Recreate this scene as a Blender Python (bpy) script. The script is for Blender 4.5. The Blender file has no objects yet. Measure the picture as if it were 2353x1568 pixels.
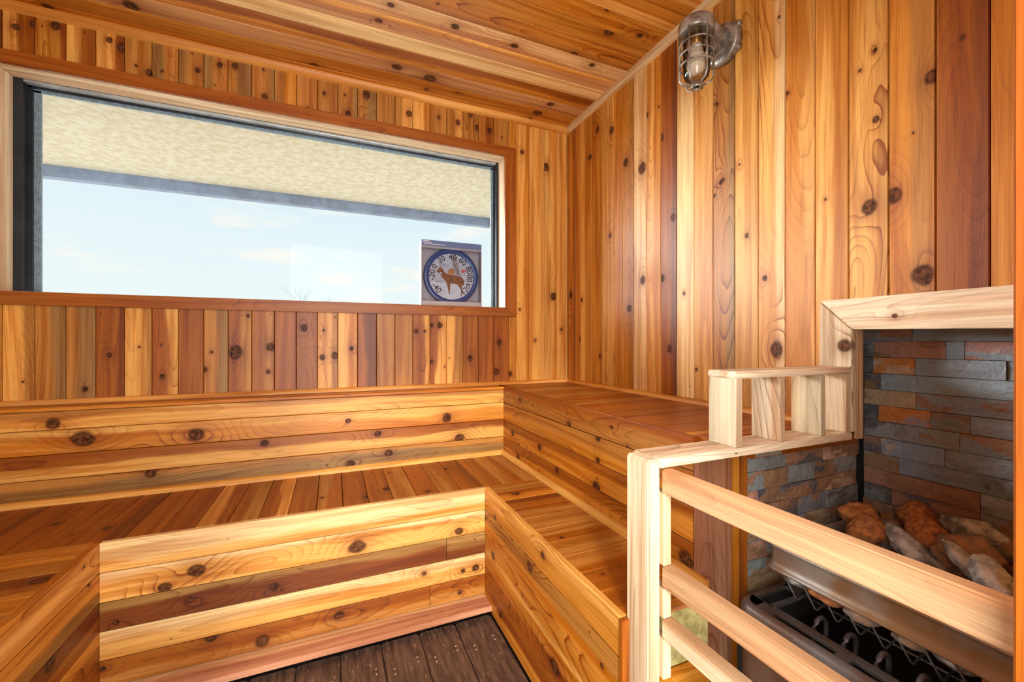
import bpy, bmesh, math, random
from mathutils import Vector, Matrix, noise
from mathutils.geometry import tessellate_polygon
random.seed(7)
sc = bpy.context.scene
COL = sc.collection
S = 2.2                    # metres per unit; one unit = distance from camera to the window wall
CAMH = 0.4925 * S
TH = math.radians(23.07)

# ---------------------------------------------------------------- camera, world, light, exposure
cam = bpy.data.cameras.new('camera')
cam.sensor_width = 36.0
cam.lens = 36.0 * 966.0 / 2353.0
cam.clip_start = 0.01
co = bpy.data.objects.new('camera', cam)
co.location = (0, 0, CAMH)
co.rotation_euler = (math.radians(90), 0, -TH)
COL.objects.link(co)
sc.camera = co
sc.view_settings.view_transform = 'Standard'
sc.view_settings.look = 'None'
sc.view_settings.gamma = 1.0
sc.view_settings.use_curve_mapping = False
sc.view_settings.exposure = 0.08

sc.cycles.use_adaptive_sampling = True; sc.cycles.adaptive_threshold = 0.04; sc.cycles.use_denoising = True
sc.cycles.max_bounces = 8; sc.cycles.diffuse_bounces = 3; sc.cycles.glossy_bounces = 3; sc.cycles.transmission_bounces = 4

WORLD_STRENGTH = 1.0
SUN_DOOR, WINDOW_FILL, DOOR_FILL = 2.0, 20.0, 48.0

def sun(name, azx, azy, elev, strength, angle, color):
    L = bpy.data.lights.new(name, 'SUN')
    L.energy = strength; L.angle = math.radians(angle); L.color = color
    o = bpy.data.objects.new(name, L)
    d = Vector((azx, azy, 0)).normalized() * math.cos(math.radians(elev)) + Vector((0, 0, -math.sin(math.radians(elev))))
    o.rotation_euler = d.to_track_quat('-Z', 'Y').to_euler()
    o.location = (-d.x * 6, -d.y * 6, 4)
    COL.objects.link(o)
    return o
sun('sun_through_doorway', 0.37, 0.93, 27, SUN_DOOR, 7, (1, 0.94, 0.84))
sun('window_fill_sun', 0.50, -0.87, 12, WINDOW_FILL, 45, (1, 0.98, 0.95))  # second, wide sun added outside to boost the sky light through the window
La = bpy.data.lights.new('doorway_fill', 'AREA')  # area lamp added in the doorway as fill to brighten the room
La.shape = 'RECTANGLE'; La.size = 0.95; La.size_y = 1.9; La.energy = DOOR_FILL; La.color = (1, 0.96, 0.9)
lo = bpy.data.objects.new('doorway_fill', La)
lo.location = (0.06, -0.35, 1.15); lo.rotation_euler = (math.radians(90), 0, math.radians(-12))
COL.objects.link(lo)

# ---------------------------------------------------------------- small shader-graph helper
class G:
    def __init__(s, tree):
        s.t = tree; s.n = tree.nodes; s.l = tree.links
    def new(s, ty, **kw):
        nd = s.n.new(ty)
        for k, v in kw.items(): setattr(nd, k, v)
        return nd
    def put(s, sock, v):
        if isinstance(v, bpy.types.NodeSocket): s.l.new(v, sock)
        elif v is not None: sock.default_value = v
    def m(s, op, a, b=None, c=None, clamp=False):
        nd = s.new('ShaderNodeMath', operation=op); nd.use_clamp = clamp
        for i, v in enumerate((a, b, c)):
            if v is not None: s.put(nd.inputs[i], v)
        return nd.outputs[0]
    def xyz(s, x=0.0, y=0.0, z=0.0):
        nd = s.new('ShaderNodeCombineXYZ')
        for i, v in enumerate((x, y, z)): s.put(nd.inputs[i], v)
        return nd.outputs[0]
    def sep(s, v):
        nd = s.new('ShaderNodeSeparateXYZ'); s.put(nd.inputs[0], v); return nd.outputs
    def noise(s, vec, scale=1.0, detail=2.0, rough=0.5, dist=0.0):
        nd = s.new('ShaderNodeTexNoise'); s.put(nd.inputs['Vector'], vec)
        nd.inputs['Scale'].default_value = scale; nd.inputs['Detail'].default_value = detail
        nd.inputs['Roughness'].default_value = rough; nd.inputs['Distortion'].default_value = dist
        return nd.outputs[0]
    def mix(s, f, a, b, mode='MIX'):
        nd = s.new('ShaderNodeMix', data_type='RGBA', blend_type=mode)
        s.put(nd.inputs[0], f)
        for i, v in ((6, a), (7, b)):
            if isinstance(v, tuple) and len(v) == 3: v = (*v, 1)
            s.put(nd.inputs[i], v)
        return nd.outputs[2]
    def step(s, v, lo, hi):
        nd = s.new('ShaderNodeMapRange', interpolation_type='SMOOTHSTEP')
        s.put(nd.inputs[0], v); s.put(nd.inputs[1], lo); s.put(nd.inputs[2], hi)
        return nd.outputs[0]
    def attr(s, name):
        return s.new('ShaderNodeAttribute', attribute_type='OBJECT', attribute_name=name)

def mat(name):
    m = bpy.data.materials.new(name); m.use_nodes = True
    g = G(m.node_tree); b = g.n['Principled BSDF']
    return m, g, b

def wood_material(name, rough, bump, coat, fig=1.0, sat=1.0):
    m, g, b = mat(name)
    pos = g.new('ShaderNodeTexCoord').outputs['Object']
    x, y, z = g.sep(pos)
    seed = g.attr('seed').outputs['Fac']
    base = g.attr('tone').outputs['Color']
    second = g.attr('tone2').outputs['Color']
    sap = g.attr('sap').outputs['Fac']
    figure = g.attr('figure').outputs['Fac']
    s7 = g.m('MULTIPLY', seed, 7.31)
    # log geometry: distance of the cut from the pith wanders along the board
    n1 = g.noise(g.xyz(g.m('MULTIPLY', x, 0.95), 0.0, s7), 1.0, 1.2)
    n2 = g.noise(g.xyz(g.m('MULTIPLY', x, 0.7), 3.3, g.m('ADD', s7, 11.0)), 1.0, 1.0)
    nw = g.noise(g.xyz(g.m('MULTIPLY', x, 3.6), g.m('MULTIPLY', y, 22.0), s7), 1.0, 2.5)
    yo = g.m('MULTIPLY', g.m('SUBTRACT', n2, 0.5), 0.22)
    d = g.m('MULTIPLY', g.m('SUBTRACT', n1, 0.26), 0.27)
    yy = g.m('SUBTRACT', y, yo)
    zz = g.m('ADD', d, z)
    R = g.m('SQRT', g.m('ADD', g.m('MULTIPLY', yy, yy), g.m('MULTIPLY', zz, zz)))
    R = g.m('ADD', R, g.m('MULTIPLY', g.m('SUBTRACT', nw, 0.5), 0.010))
    core = None; halo = None; wide = None
    for i in range(1, 5):
        k = g.attr('knot%d' % i).outputs['Vector']
        kx, ky, kr = g.sep(k)
        dx = g.m('SUBTRACT', x, kx); dy = g.m('SUBTRACT', y, ky)
        kr2 = g.m('MAXIMUM', kr, 0.0005)
        e = g.m('DIVIDE', g.m('SQRT', g.m('ADD', g.m('MULTIPLY', g.m('MULTIPLY', dx, dx), 0.72), g.m('MULTIPLY', dy, dy))), kr2)
        ew = g.m('DIVIDE', g.m('SQRT', g.m('ADD', g.m('MULTIPLY', g.m('MULTIPLY', dx, dx), 0.16), g.m('MULTIPLY', dy, dy))), kr2)
        bell = g.m('EXPONENT', g.m('MULTIPLY', g.m('MULTIPLY', ew, ew), -0.22))
        wide = g.m('MULTIPLY', bell, g.step(kr, 0.003, 0.007)) if wide is None else g.m('MAXIMUM', wide, g.m('MULTIPLY', bell, g.step(kr, 0.003, 0.007)))
        R = g.m('ADD', R, g.m('MULTIPLY', bell, g.m('MULTIPLY', kr2, 1.9)))
        en = g.m('ADD', e, g.m('MULTIPLY', g.m('SUBTRACT', nw, 0.5), 1.3))
        edge_ = g.step(en, 0.45, 0.95) if i == 1 else g.m('MAXIMUM', g.m('MULTIPLY', g.step(en, 0.45, 0.95), g.m('LESS_THAN', en, 1.6)), g.m('MULTIPLY', edge_, g.m('GREATER_THAN', en, 1.6)))
        c = g.m('SUBTRACT', 1.0, g.step(en, 0.66, 1.12))
        h = g.m('EXPONENT', g.m('MULTIPLY', g.m('MULTIPLY', e, e), -0.30))
        h = g.m('MULTIPLY', h, g.step(kr, 0.001, 0.004)); c = g.m('MULTIPLY', c, g.step(kr, 0.001, 0.003))
        core = c if core is None else g.m('MAXIMUM', core, c)
        halo = h if halo is None else g.m('MAXIMUM', halo, h)
    ring = g.m('FRACT', g.m('MULTIPLY', R, 105.0))
    late = g.m('MULTIPLY', g.m('ADD', g.m('MULTIPLY', ring, 0.22), g.m('POWER', ring, 9.0)), g.m('SUBTRACT', 1.0, g.step(ring, 0.95, 1.0)))
    blot_ = g.noise(g.xyz(g.m('MULTIPLY', x, 1.7), g.m('MULTIPLY', y, 18.0), g.m('ADD', s7, 47.0)), 1.0, 2.0)
    wob = g.noise(g.xyz(g.m('MULTIPLY', x, 2.0), g.m('MULTIPLY', y, 10.0), g.m('ADD', s7, 5.0)), 1.0, 2.0)
    late = g.m('MULTIPLY', late, g.m('ADD', g.m('MULTIPLY', g.m('MULTIPLY', figure, fig), g.m('MULTIPLY', 1.9, g.step(wob, 0.36, 0.78))), g.m('MULTIPLY', wide, 0.75)))
    hair = g.noise(g.xyz(g.m('MULTIPLY', x, 2.4), g.m('MULTIPLY', g.m('ADD', y, g.m('MULTIPLY', R, 0.5)), 190.0), g.m('ADD', s7, g.m('MULTIPLY', z, 150.0))), 1.0, 3.0, 0.65)
    hair = g.m('MULTIPLY', g.step(hair, 0.54, 0.66), g.step(blot_, 0.30, 0.70))
    fib = g.noise(g.xyz(g.m('MULTIPLY', x, 7.0), g.m('MULTIPLY', y, 420.0), g.m('ADD', g.m('MULTIPLY', z, 420.0), s7)), 1.0, 3.0, 0.6)
    streak = g.noise(g.xyz(g.m('MULTIPLY', x, 1.3), g.m('MULTIPLY', g.m('ADD', y, g.m('MULTIPLY', R, 0.25)), 42.0), g.m('ADD', s7, 23.0)), 1.0, 2.5)
    blot = g.noise(g.xyz(g.m('MULTIPLY', x, 2.2), g.m('MULTIPLY', y, 14.0), g.m('ADD', s7, 31.0)), 1.0, 2.0)
    # sapwood / heartwood split runs down the board
    sm = g.step(g.m('ADD', g.m('MULTIPLY', y, 14.0), g.m('ADD', sap, g.m('MULTIPLY', g.m('SUBTRACT', blot, 0.5), 1.1))), 0.36, 0.60)
    col = g.mix(sm, base, second)
    col = g.mix(g.m('MULTIPLY', g.step(streak, 0.40, 0.66), 0.75), col, g.mix(1.0, col, (0.66, 0.44, 0.28), 'MULTIPLY'))
    col = g.mix(g.m('MULTIPLY', late, 1.0, clamp=True), col, g.mix(1.0, col, (0.42, 0.24, 0.14), 'MULTIPLY'))
    col = g.mix(g.m('MULTIPLY', hair, 0.55), col, g.mix(1.0, col, (0.52, 0.36, 0.24), 'MULTIPLY'))
    v = g.m('ADD', 0.58, g.m('MULTIPLY', fib, 0.84))
    v = g.m('MULTIPLY', v, g.m('ADD', 0.74, g.m('MULTIPLY', blot, 0.52)))
    hs = g.new('ShaderNodeHueSaturation'); hs.inputs['Saturation'].default_value = sat; g.put(hs.inputs['Value'], v); g.put(hs.inputs['Color'], col); col = hs.outputs[0]
    col = g.mix(g.m('MULTIPLY', halo, 0.5), col, g.mix(1.0, col, (0.42, 0.20, 0.11), 'MULTIPLY'))
    crk = g.noise(g.xyz(g.m('MULTIPLY', x, 80.0), g.m('MULTIPLY', y, 80.0), s7), 1.0, 3.0, 0.6)
    kcol = g.mix(g.m('MULTIPLY', g.m('SUBTRACT', 1.0, edge_), g.step(crk, 0.36, 0.60), clamp=True), (0.020, 0.007, 0.004), (0.14, 0.050, 0.022))
    col = g.mix(g.m('MULTIPLY', core, 0.92), col, kcol)
    # pin knots and nail heads
    vor = g.new('ShaderNodeTexVoronoi'); g.put(vor.inputs['Vector'], g.xyz(g.m('MULTIPLY', x, 6.0), g.m('MULTIPLY', g.m('ADD', y, z), 9.0), g.m('ADD', s7, g.m('MULTIPLY', z, 9.0)))); vor.inputs['Scale'].default_value = 1.0
    pin = g.m('SUBTRACT', 1.0, g.step(vor.outputs['Distance'], 0.018, 0.034))
    col = g.mix(g.m('MULTIPLY', pin, 0.8), col, (0.06, 0.02, 0.01))
    g.put(b.inputs['Base Color'], col)
    g.put(b.inputs['Specular IOR Level'], g.m('SUBTRACT', 0.5, g.m('MULTIPLY', core, 0.4)))
    g.put(b.inputs['Roughness'], g.m('ADD', rough, g.m('MULTIPLY', fib, 0.14)))
    b.inputs['Coat Weight'].default_value = coat; b.inputs['Coat Roughness'].default_value = 0.28
    hgt = g.m('MULTIPLY', fib, 0.6)
    bp = g.new('ShaderNodeBump'); bp.inputs['Strength'].default_value = bump; bp.inputs['Distance'].default_value = 0.0012
    g.put(bp.inputs['Height'], hgt); g.put(b.inputs['Normal'], bp.outputs[0])
    return m

M = {}
M['cedar'] = wood_material('varnished_cedar', 0.40, 0.35, 0.07, 0.95, 1.06)
M['raw'] = wood_material('bare_pine', 0.62, 0.55, 0.0, 0.9, 0.97)

def simple(name, color, rough=0.5, metal=0.0, var=0.0, vs=20.0, bump=0.0, bs=60.0, c2=None):
    m, g, b = mat(name)
    pos = g.new('ShaderNodeTexCoord').outputs['Object']
    if var or c2:
        n = g.noise(pos, vs, 4.0, 0.6)
        c2 = c2 or tuple(c * (1 - var) for c in color)
        g.put(b.inputs['Base Color'], g.mix(g.step(n, 0.38, 0.62), color, c2))
        g.put(b.inputs['Roughness'], g.m('ADD', rough - 0.08, g.m('MULTIPLY', n, 0.16)))
    else:
        b.inputs['Base Color'].default_value = (*color, 1); b.inputs['Roughness'].default_value = rough
    b.inputs['Metallic'].default_value = metal
    if bump:
        bp = g.new('ShaderNodeBump'); bp.inputs['Strength'].default_value = bump; bp.inputs['Distance'].default_value = 0.004
        g.put(bp.inputs['Height'], g.noise(pos, bs, 5.0, 0.65)); g.put(b.inputs['Normal'], bp.outputs[0])
    return m

M['backing'] = simple('dark_gap_backing', (0.03, 0.012, 0.006), 0.9)
M['alu'] = simple('dark_window_frame', (0.035, 0.04, 0.055), 0.3, 0.3, 0.3, 8)
M['silver'] = simple('silvery_frame_head', (0.55, 0.60, 0.64), 0.35, 0.4, 0.3, 8)
M['spacer'] = simple('window_spacer', (0.30, 0.42, 0.52), 0.45, 0.2, 0.3, 90)
M['stucco'] = simple('stucco', (0.92, 0.86, 0.72), 0.9, 0, 0.12, 26.0, 1.0, 60, c2=(0.80, 0.71, 0.52))
M['fascia'] = simple('fascia_paint', (0.32, 0.40, 0.60), 0.7, 0, 0.2, 12, 0.3, 80)
M['ground'] = simple('pale_ground', (0.56, 0.51, 0.42), 0.95, 0, 0.2, 1.0)
M['castiron'] = simple('weathered_steel', (0.23, 0.23, 0.245), 0.36, 0.6, 0.3, 7, 0.15, 70, c2=(0.19, 0.125, 0.09))
M['bandsteel'] = simple('stained_steel_band', (0.40, 0.385, 0.37), 0.40, 0.55, 0.3, 6, 0.12, 60, c2=(0.30, 0.17, 0.08))
M['wire'] = simple('steel_rod', (0.17, 0.16, 0.15), 0.4, 0.6, 0.3, 50)
M['black'] = simple('plain_black', (0.008, 0.008, 0.009), 0.7)  # flat near-black for the heater well and the slate backing
M['element'] = simple('heating_element_steel', (0.34, 0.29, 0.30), 0.45, 0.5, 0.4, 60)
M['lava'] = simple('rust_orange_lava_rock', (0.66, 0.25, 0.07), 0.95, 0, 0.3, 75, 1.0, 150, c2=(0.34, 0.13, 0.05))
M['rockgrey'] = simple('grey_rock', (0.70, 0.70, 0.67), 0.75, 0, 0.3, 26, 0.9, 60, c2=(0.20, 0.21, 0.21))
M['rockbrown'] = simple('brown_rock', (0.42, 0.25, 0.15), 0.8, 0, 0.3, 30, 0.9, 60, c2=(0.22, 0.18, 0.15))
M['lampmetal'] = simple('grey_cast_aluminium', (0.46, 0.49, 0.48), 0.34, 0.6, 0.3, 22, 0.15, 90, c2=(0.22, 0.19, 0.15))
M['bulb'] = simple('frosted_bulb', (0.80, 0.72, 0.60), 0.35)
M['brass'] = simple('brass_socket', (0.5, 0.3, 0.07), 0.3, 0.9)
M['insul'] = simple('mineral_wool', (0.62, 0.52, 0.20), 1.0, 0, 0.3, 45, 1.0, 120, c2=(0.40, 0.33, 0.12))
M['caulk'] = simple('caulk', (0.32, 0.27, 0.21), 0.8, 0, 0.2, 30)
M['cardblue'] = simple('blue_card', (0.10, 0.15, 0.32), 0.5)
M['cardwhite'] = simple('pale_card', (0.42, 0.38, 0.39), 0.6, 0, 0.08, 20)
M['dialblue'] = simple('blue_plastic_ring', (0.008, 0.06, 0.20), 0.3)
M['print_grey'] = simple('print_pale_grey', (0.50, 0.52, 0.58), 0.5, 0, 0.25, 60)
M['print_snow'] = simple('print_snow', (0.62, 0.63, 0.66), 0.5, 0, 0.15, 50)
M['print_black'] = simple('print_black', (0.012, 0.014, 0.03), 0.5)
M['print_deer'] = simple('print_deer_brown', (0.27, 0.09, 0.022), 0.5, 0, 0.3, 60, c2=(0.13, 0.04, 0.012))
M['print_trunk'] = simple('print_trunk', (0.16, 0.13, 0.13), 0.5, 0, 0.3, 140, c2=(0.34, 0.30, 0.30))
M['print_rust'] = simple('print_rust', (0.50, 0.20, 0.07), 0.5, 0, 0.3, 90)
M['print_red'] = simple('print_red', (0.50, 0.08, 0.08), 0.5)
M['print_white'] = simple('print_white', (0.75, 0.75, 0.78), 0.5)
M['screw'] = simple('screw_head', (0.35, 0.24, 0.17), 0.4, 0.6)
M['twig'] = simple('washed_out_twig', (0.36, 0.48, 0.49), 0.9)  # washed-out look of overexposed distant branches is put into this colour

def floor_material():
    m, g, b = mat('worn_brown_floor_boards')
    pos = g.new('ShaderNodeTexCoord').outputs['Object']; x, y, z = g.sep(pos)
    seed = g.m('MULTIPLY', g.attr('seed').outputs['Fac'], 3.7)
    a = g.noise(g.xyz(g.m('MULTIPLY', x, 9.0), g.m('MULTIPLY', y, 60.0), seed), 1.0, 4.0, 0.65)
    w = g.noise(g.xyz(g.m('MULTIPLY', x, 26.0), g.m('MULTIPLY', y, 110.0), seed), 1.0, 3.0, 0.7)
    c = g.mix(g.step(a, 0.35, 0.68), (0.052, 0.028, 0.020), (0.13, 0.072, 0.048))
    c = g.mix(g.m('MULTIPLY', g.step(w, 0.60, 0.70), 0.7), c, (0.36, 0.20, 0.12))
    g.put(b.inputs['Base Color'], c); b.inputs['Roughness'].default_value = 0.45
    bp = g.new('ShaderNodeBump'); bp.inputs['Strength'].default_value = 0.6; bp.inputs['Distance'].default_value = 0.002
    g.put(bp.inputs['Height'], w); g.put(b.inputs['Normal'], bp.outputs[0])
    return m
M['floor'] = floor_material()

def slate_material():
    m, g, b = mat('split_slate')
    pos = g.new('ShaderNodeTexCoord').outputs['Object']
    base = g.attr('tone').outputs['Color']; sec = g.attr('tone2').outputs['Color']; sd = g.attr('seed').outputs['Fac']
    x, y, z = g.sep(pos); p = g.xyz(g.m('ADD', x, sd), y, z)
    px = g.xyz(g.m('MULTIPLY', g.m('ADD', x, sd), 0.5), y, z)
    n = g.noise(px, 16.0, 3.0, 0.6, 0.5); f = g.noise(p, 120.0, 4.0, 0.7)
    c = g.mix(g.step(n, 0.50, 0.60), base, sec)
    vein = g.noise(px, 22.0, 3.0, 0.55, 1.2)
    line = g.m('SUBTRACT', 1.0, g.step(g.m('ABSOLUTE', g.m('SUBTRACT', vein, 0.5)), 0.003, 0.012))
    c = g.mix(g.m('MULTIPLY', line, 0.35), c, (0.34, 0.30, 0.26))
    hs = g.new('ShaderNodeHueSaturation'); g.put(hs.inputs['Value'], g.m('ADD', 0.55, g.m('MULTIPLY', f, 0.9))); g.put(hs.inputs['Color'], c)
    g.put(b.inputs['Base Color'], hs.outputs[0]); b.inputs['Roughness'].default_value = 0.36
    bp = g.new('ShaderNodeBump'); bp.inputs['Strength'].default_value = 1.0; bp.inputs['Distance'].default_value = 0.006
    g.put(bp.inputs['Height'], g.m('ADD', g.noise(p, 38.0, 5.0, 0.65, 0.6), g.m('MULTIPLY', n, 0.8))); g.put(b.inputs['Normal'], bp.outputs[0])
    return m
M['slate'] = slate_material()

def glass_material(name, tint, refl=1.0):
    m = bpy.data.materials.new(name); m.use_nodes = True; g = G(m.node_tree)
    g.n.remove(g.n['Principled BSDF'])
    tr = g.new('ShaderNodeBsdfTransparent'); tr.inputs[0].default_value = (*tint, 1)
    gl = g.new('ShaderNodeBsdfGlossy'); gl.inputs['Roughness'].default_value = 0.03
    fr = g.new('ShaderNodeFresnel'); fr.inputs[0].default_value = 1.45
    mx = g.new('ShaderNodeMixShader'); g.put(mx.inputs[0], g.m('MULTIPLY', fr.outputs[0], refl))
    g.l.new(tr.outputs[0], mx.inputs[1]); g.l.new(gl.outputs[0], mx.inputs[2])
    g.l.new(mx.outputs[0], g.n['Material Output'].inputs[0])
    return m
M['glass'] = glass_material('window_glass', (0.97, 0.985, 0.985), 0.12)
M['jar'] = glass_material('lamp_glass', (0.86, 0.84, 0.80), 1.6)
M['film'] = glass_material('clear_plastic_film', (0.93, 0.94, 0.97), 1.0)

w = bpy.data.worlds.new('sky'); sc.world = w; w.use_nodes = True
g = G(w.node_tree); bg = g.n['Background']
dirn = g.new('ShaderNodeTexCoord').outputs['Generated']
dx, dy, dz = g.sep(dirn)
cl = g.noise(g.xyz(g.m('MULTIPLY', dx, 2.6), g.m('MULTIPLY', dy, 2.6), g.m('MULTIPLY', dz, 10.0)), 1.6, 4.0, 0.55)
sky = g.mix(g.step(dz, 0.0, 0.55), (0.87, 0.94, 0.94), (0.64, 0.82, 0.94))
sky = g.mix(g.m('MULTIPLY', g.step(cl, 0.52, 0.66), 0.8), sky, (1.0, 0.95, 0.87))
g.put(bg.inputs[0], sky); bg.inputs[1].default_value = WORLD_STRENGTH

# ---------------------------------------------------------------- geometry helpers (units -> metres)
def P(x, y, z): return Vector((x * S, y * S, z * S + CAMH))
def finish(name, bm, m, parent=None, smooth=False, loc=None):
    me = bpy.data.meshes.new(name); bmesh.ops.recalc_face_normals(bm, faces=bm.faces) if len(bm.faces) else None
    bm.to_mesh(me); bm.free()
    if smooth:
        for p in me.polygons: p.use_smooth = True
    me.materials.append(m)
    o = bpy.data.objects.new(name, me)
    if loc is not None: o.location = loc
    COL.objects.link(o)
    if parent is not None: attach(o, parent)
    return o
def world_of(o):
    p = Vector(o.location)
    return p if o.parent is None else p + world_of(o.parent)
def attach(o, parent):
    o.location = Vector(o.location) - world_of(parent); o.parent = parent
def thing(name, label, cat, loc, group=None):
    o = bpy.data.objects.new(name, None); o.location = loc; o.empty_display_size = 0.1
    COL.objects.link(o); return tag(o, label, cat, group)
def tag(o, label, cat, group=None):
    o['label'] = label; o['category'] = cat
    if group: o['group'] = group
    return o
def structure(name, label=None, boxes=None, m=None):
    bm = bmesh.new()
    for bx in boxes or []: box(bm, *bx)
    o = finish(name, bm, m or M['backing'])
    o['kind'] = 'structure'
    if label: o['label'] = label
    return o
def box(bm, x0, x1, y0, y1, z0, z1, bev=0.0):
    """box given in scene units"""
    a, b = P(min(x0, x1), min(y0, y1), min(z0, z1)), P(max(x0, x1), max(y0, y1), max(z0, z1))
    r = bmesh.ops.create_cube(bm, size=1.0, matrix=Matrix.Translation((a + b) / 2) @ Matrix.Diagonal((*(b - a), 1)))
    if bev:
        es = list({e for v in r['verts'] for e in v.link_edges})
        bmesh.ops.bevel(bm, geom=es, offset=bev, segments=2, affect='EDGES', profile=0.6)
def mbox(name, m, parent, x0, x1, y0, y1, z0, z1, bev=0.0):
    """a box object with its origin at its own centre (metres bevel)"""
    c = (P(x0, y0, z0) + P(x1, y1, z1)) / 2
    bm = bmesh.new(); box(bm, x0, x1, y0, y1, z0, z1, bev)
    bmesh.ops.translate(bm, verts=bm.verts, vec=-c)
    return finish(name, bm, m, parent, loc=c)

TONE = dict(c=(0.88, 0.62, 0.31), y=(0.80, 0.43, 0.135), o=(0.61, 0.262, 0.060), r=(0.36, 0.118, 0.026), d=(0.20, 0.056, 0.014),
            p=(0.70, 0.37, 0.17), g=(0.34, 0.19, 0.065), w=(0.72, 0.545, 0.33), v=(0.62, 0.51, 0.345), q=(0.56, 0.335, 0.16), u=(0.36, 0.165, 0.08), z=(0.80, 0.67, 0.46), k=(0.47, 0.215, 0.060), f=(0.56, 0.25, 0.13))
def jit(c, s=0.07):
    k = 1 + random.uniform(-s, s)
    return [min(1, ch * k * (1 + random.uniform(-s * 0.4, s * 0.4))) for ch in c]
PL = []          # every plank: (plane id, object, L, W, N, centre, length, width)
def plank(parent, plane, c, L, W, N, length, width, tone='o', thick=0.009, mat_='cedar', name='plank', bev=0.0019, fig=None, gap=0.0010, sides=None, knots=None):
    """board whose front face is centred on c (metres); L, W, N unit vectors; sizes in metres"""
    L, W, N = Vector(L), Vector(W), Vector(N)
    hl, hw, t = length / 2 - gap, width / 2 - gap, thick * S
    prof = [(-hw, -t), (-hw, -bev), (-hw + bev, 0), (hw - bev, 0), (hw, -bev), (hw, -t)]
    bm = bmesh.new()
    A = [bm.verts.new((-hl, a, b)) for a, b in prof]; B = [bm.verts.new((hl, a, b)) for a, b in prof]
    n = len(prof)
    for i in range(n): bm.faces.new((A[i], A[(i + 1) % n], B[(i + 1) % n], B[i]))
    bm.faces.new(A[::-1]); bm.faces.new(B)
    me = bpy.data.meshes.new(name); bmesh.ops.recalc_face_normals(bm, faces=bm.faces); bm.to_mesh(me); bm.free()
    me.materials.append(M[mat_])
    o = bpy.data.objects.new(name, me)
    # right-handed frame
    if L.cross(W).dot(N) < 0: L = -L
    rot = Matrix((L, W, N)).transposed()
    o.rotation_euler = rot.to_euler(); o.location = c
    COL.objects.link(o)
    if parent is not None: attach(o, parent)
    dress(o, tone, fig)
    PL.append((plane, o, L, W, N, Vector(c), length, width))
    return o
def dress(o, tone, fig=None):
    o['seed'] = random.uniform(0, 90)
    a = TONE[tone[0]]; b = TONE[tone[1]] if len(tone) > 1 else tuple(0.86 * q for q in a)
    o['tone'] = jit(a); o['tone2'] = jit(b)
    o['sap'] = random.uniform(0.15, 0.65) if len(tone) > 1 else random.uniform(-0.3, 0.3)
    o['figure'] = fig if fig is not None else random.choice([0.1, 0.25, 0.4, 0.6, 1.0])
    for i in range(1, 5): o['knot%d' % i] = [0.0, 0.0, 0.0]
    o['nk'] = 0
def add_knot(o, x, y, r):
    n = o['nk'] + 1
    if n > 4: return
    o['knot%d' % n] = [float(x), float(y), float(r)]; o['nk'] = n
def ray(u, v):
    a = (u - 1176.5) / 966.0; b = (784.5 - v) / 966.0
    s_, c_ = math.sin(TH), math.cos(TH)
    return Vector((s_ + c_ * a, c_ - s_ * a, b))
def knots_at(plane, lst):
    """knots seen in the photograph, placed on the boards of one surface"""
    for u, v, rp in lst:
        d = ray(u, v)
        for (pl, o, L, W, N, c, ln, wd) in PL:
            if pl != plane: continue
            q = c - P(0, 0, 0)
            t = q.dot(N) / d.dot(N)
            h = d * t - q
            lx, ly = h.dot(L), h.dot(W)
            if abs(lx) < ln / 2 and abs(ly) < wd / 2:
                add_knot(o, lx, ly, rp * t / 966.0); break

def run(parent, plane, c0, step_dir, L, N, edges, length_of, tones, **kw):
    pass

X1 = 0.5925       # right wall
ZC = 0.578        # ceiling
ZF = -0.4925      # floor
XL = -0.62        # left wall
# ---------------------------------------------------------------- walls
# window wall, Y = 1
wb = structure('wall_back', None, [(XL, -0.526, 1.009, 1.06, ZF, 0.6), (0.404, 0.70, 1.009, 1.06, ZF, 0.6), (-0.526, 0.404, 1.009, 1.06, 0.4735, 0.6), (-0.526, 0.404, 1.009, 1.06, ZF, 0.083)])
ex = [0.5925, 0.5572, 0.5201, 0.4751, 0.4376, 0.4168]
while ex[-1] > XL + 0.04: ex.append(ex[-1] - 0.0407)
ex = ex[:-1] + [XL] if ex[-1] < XL else ex + [XL]
up = 'y y yo y o k kr k ky k yo ky k kg kg k k ko kg kg gk gk gk k yr yr or yr rd o o'.split()
dn = 'y yo y yo o r r r yk ry ry k k rd yo yk r r rk rk kg r ry yk rd kg kg yk o o o'.split()
for i in range(len(ex) - 1):
    a, b = ex[i], ex[i + 1]; cx = (a + b) / 2; wd = (a - b) * S
    full = a > 0.438
    if cx < -0.545: full = True
    tu, td = up[min(i, len(up) - 1)], dn[min(i, len(dn) - 1)]
    if full:
        plank(wb, 'wb', P(cx, 1, (ZC - 0.112) / 2), (0, 0, 1), (1, 0, 0), (0, -1, 0), (ZC + 0.112) * S, wd, td)
    else:
        plank(wb, 'wb', P(cx, 1, (ZC + 0.483) / 2), (0, 0, 1), (1, 0, 0), (0, -1, 0), (ZC - 0.483) * S, wd, tu)
        plank(wb, 'wb', P(cx, 1, (0.075 - 0.112) / 2), (0, 0, 1), (1, 0, 0), (0, -1, 0), (0.075 + 0.112) * S, wd, td)
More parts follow.
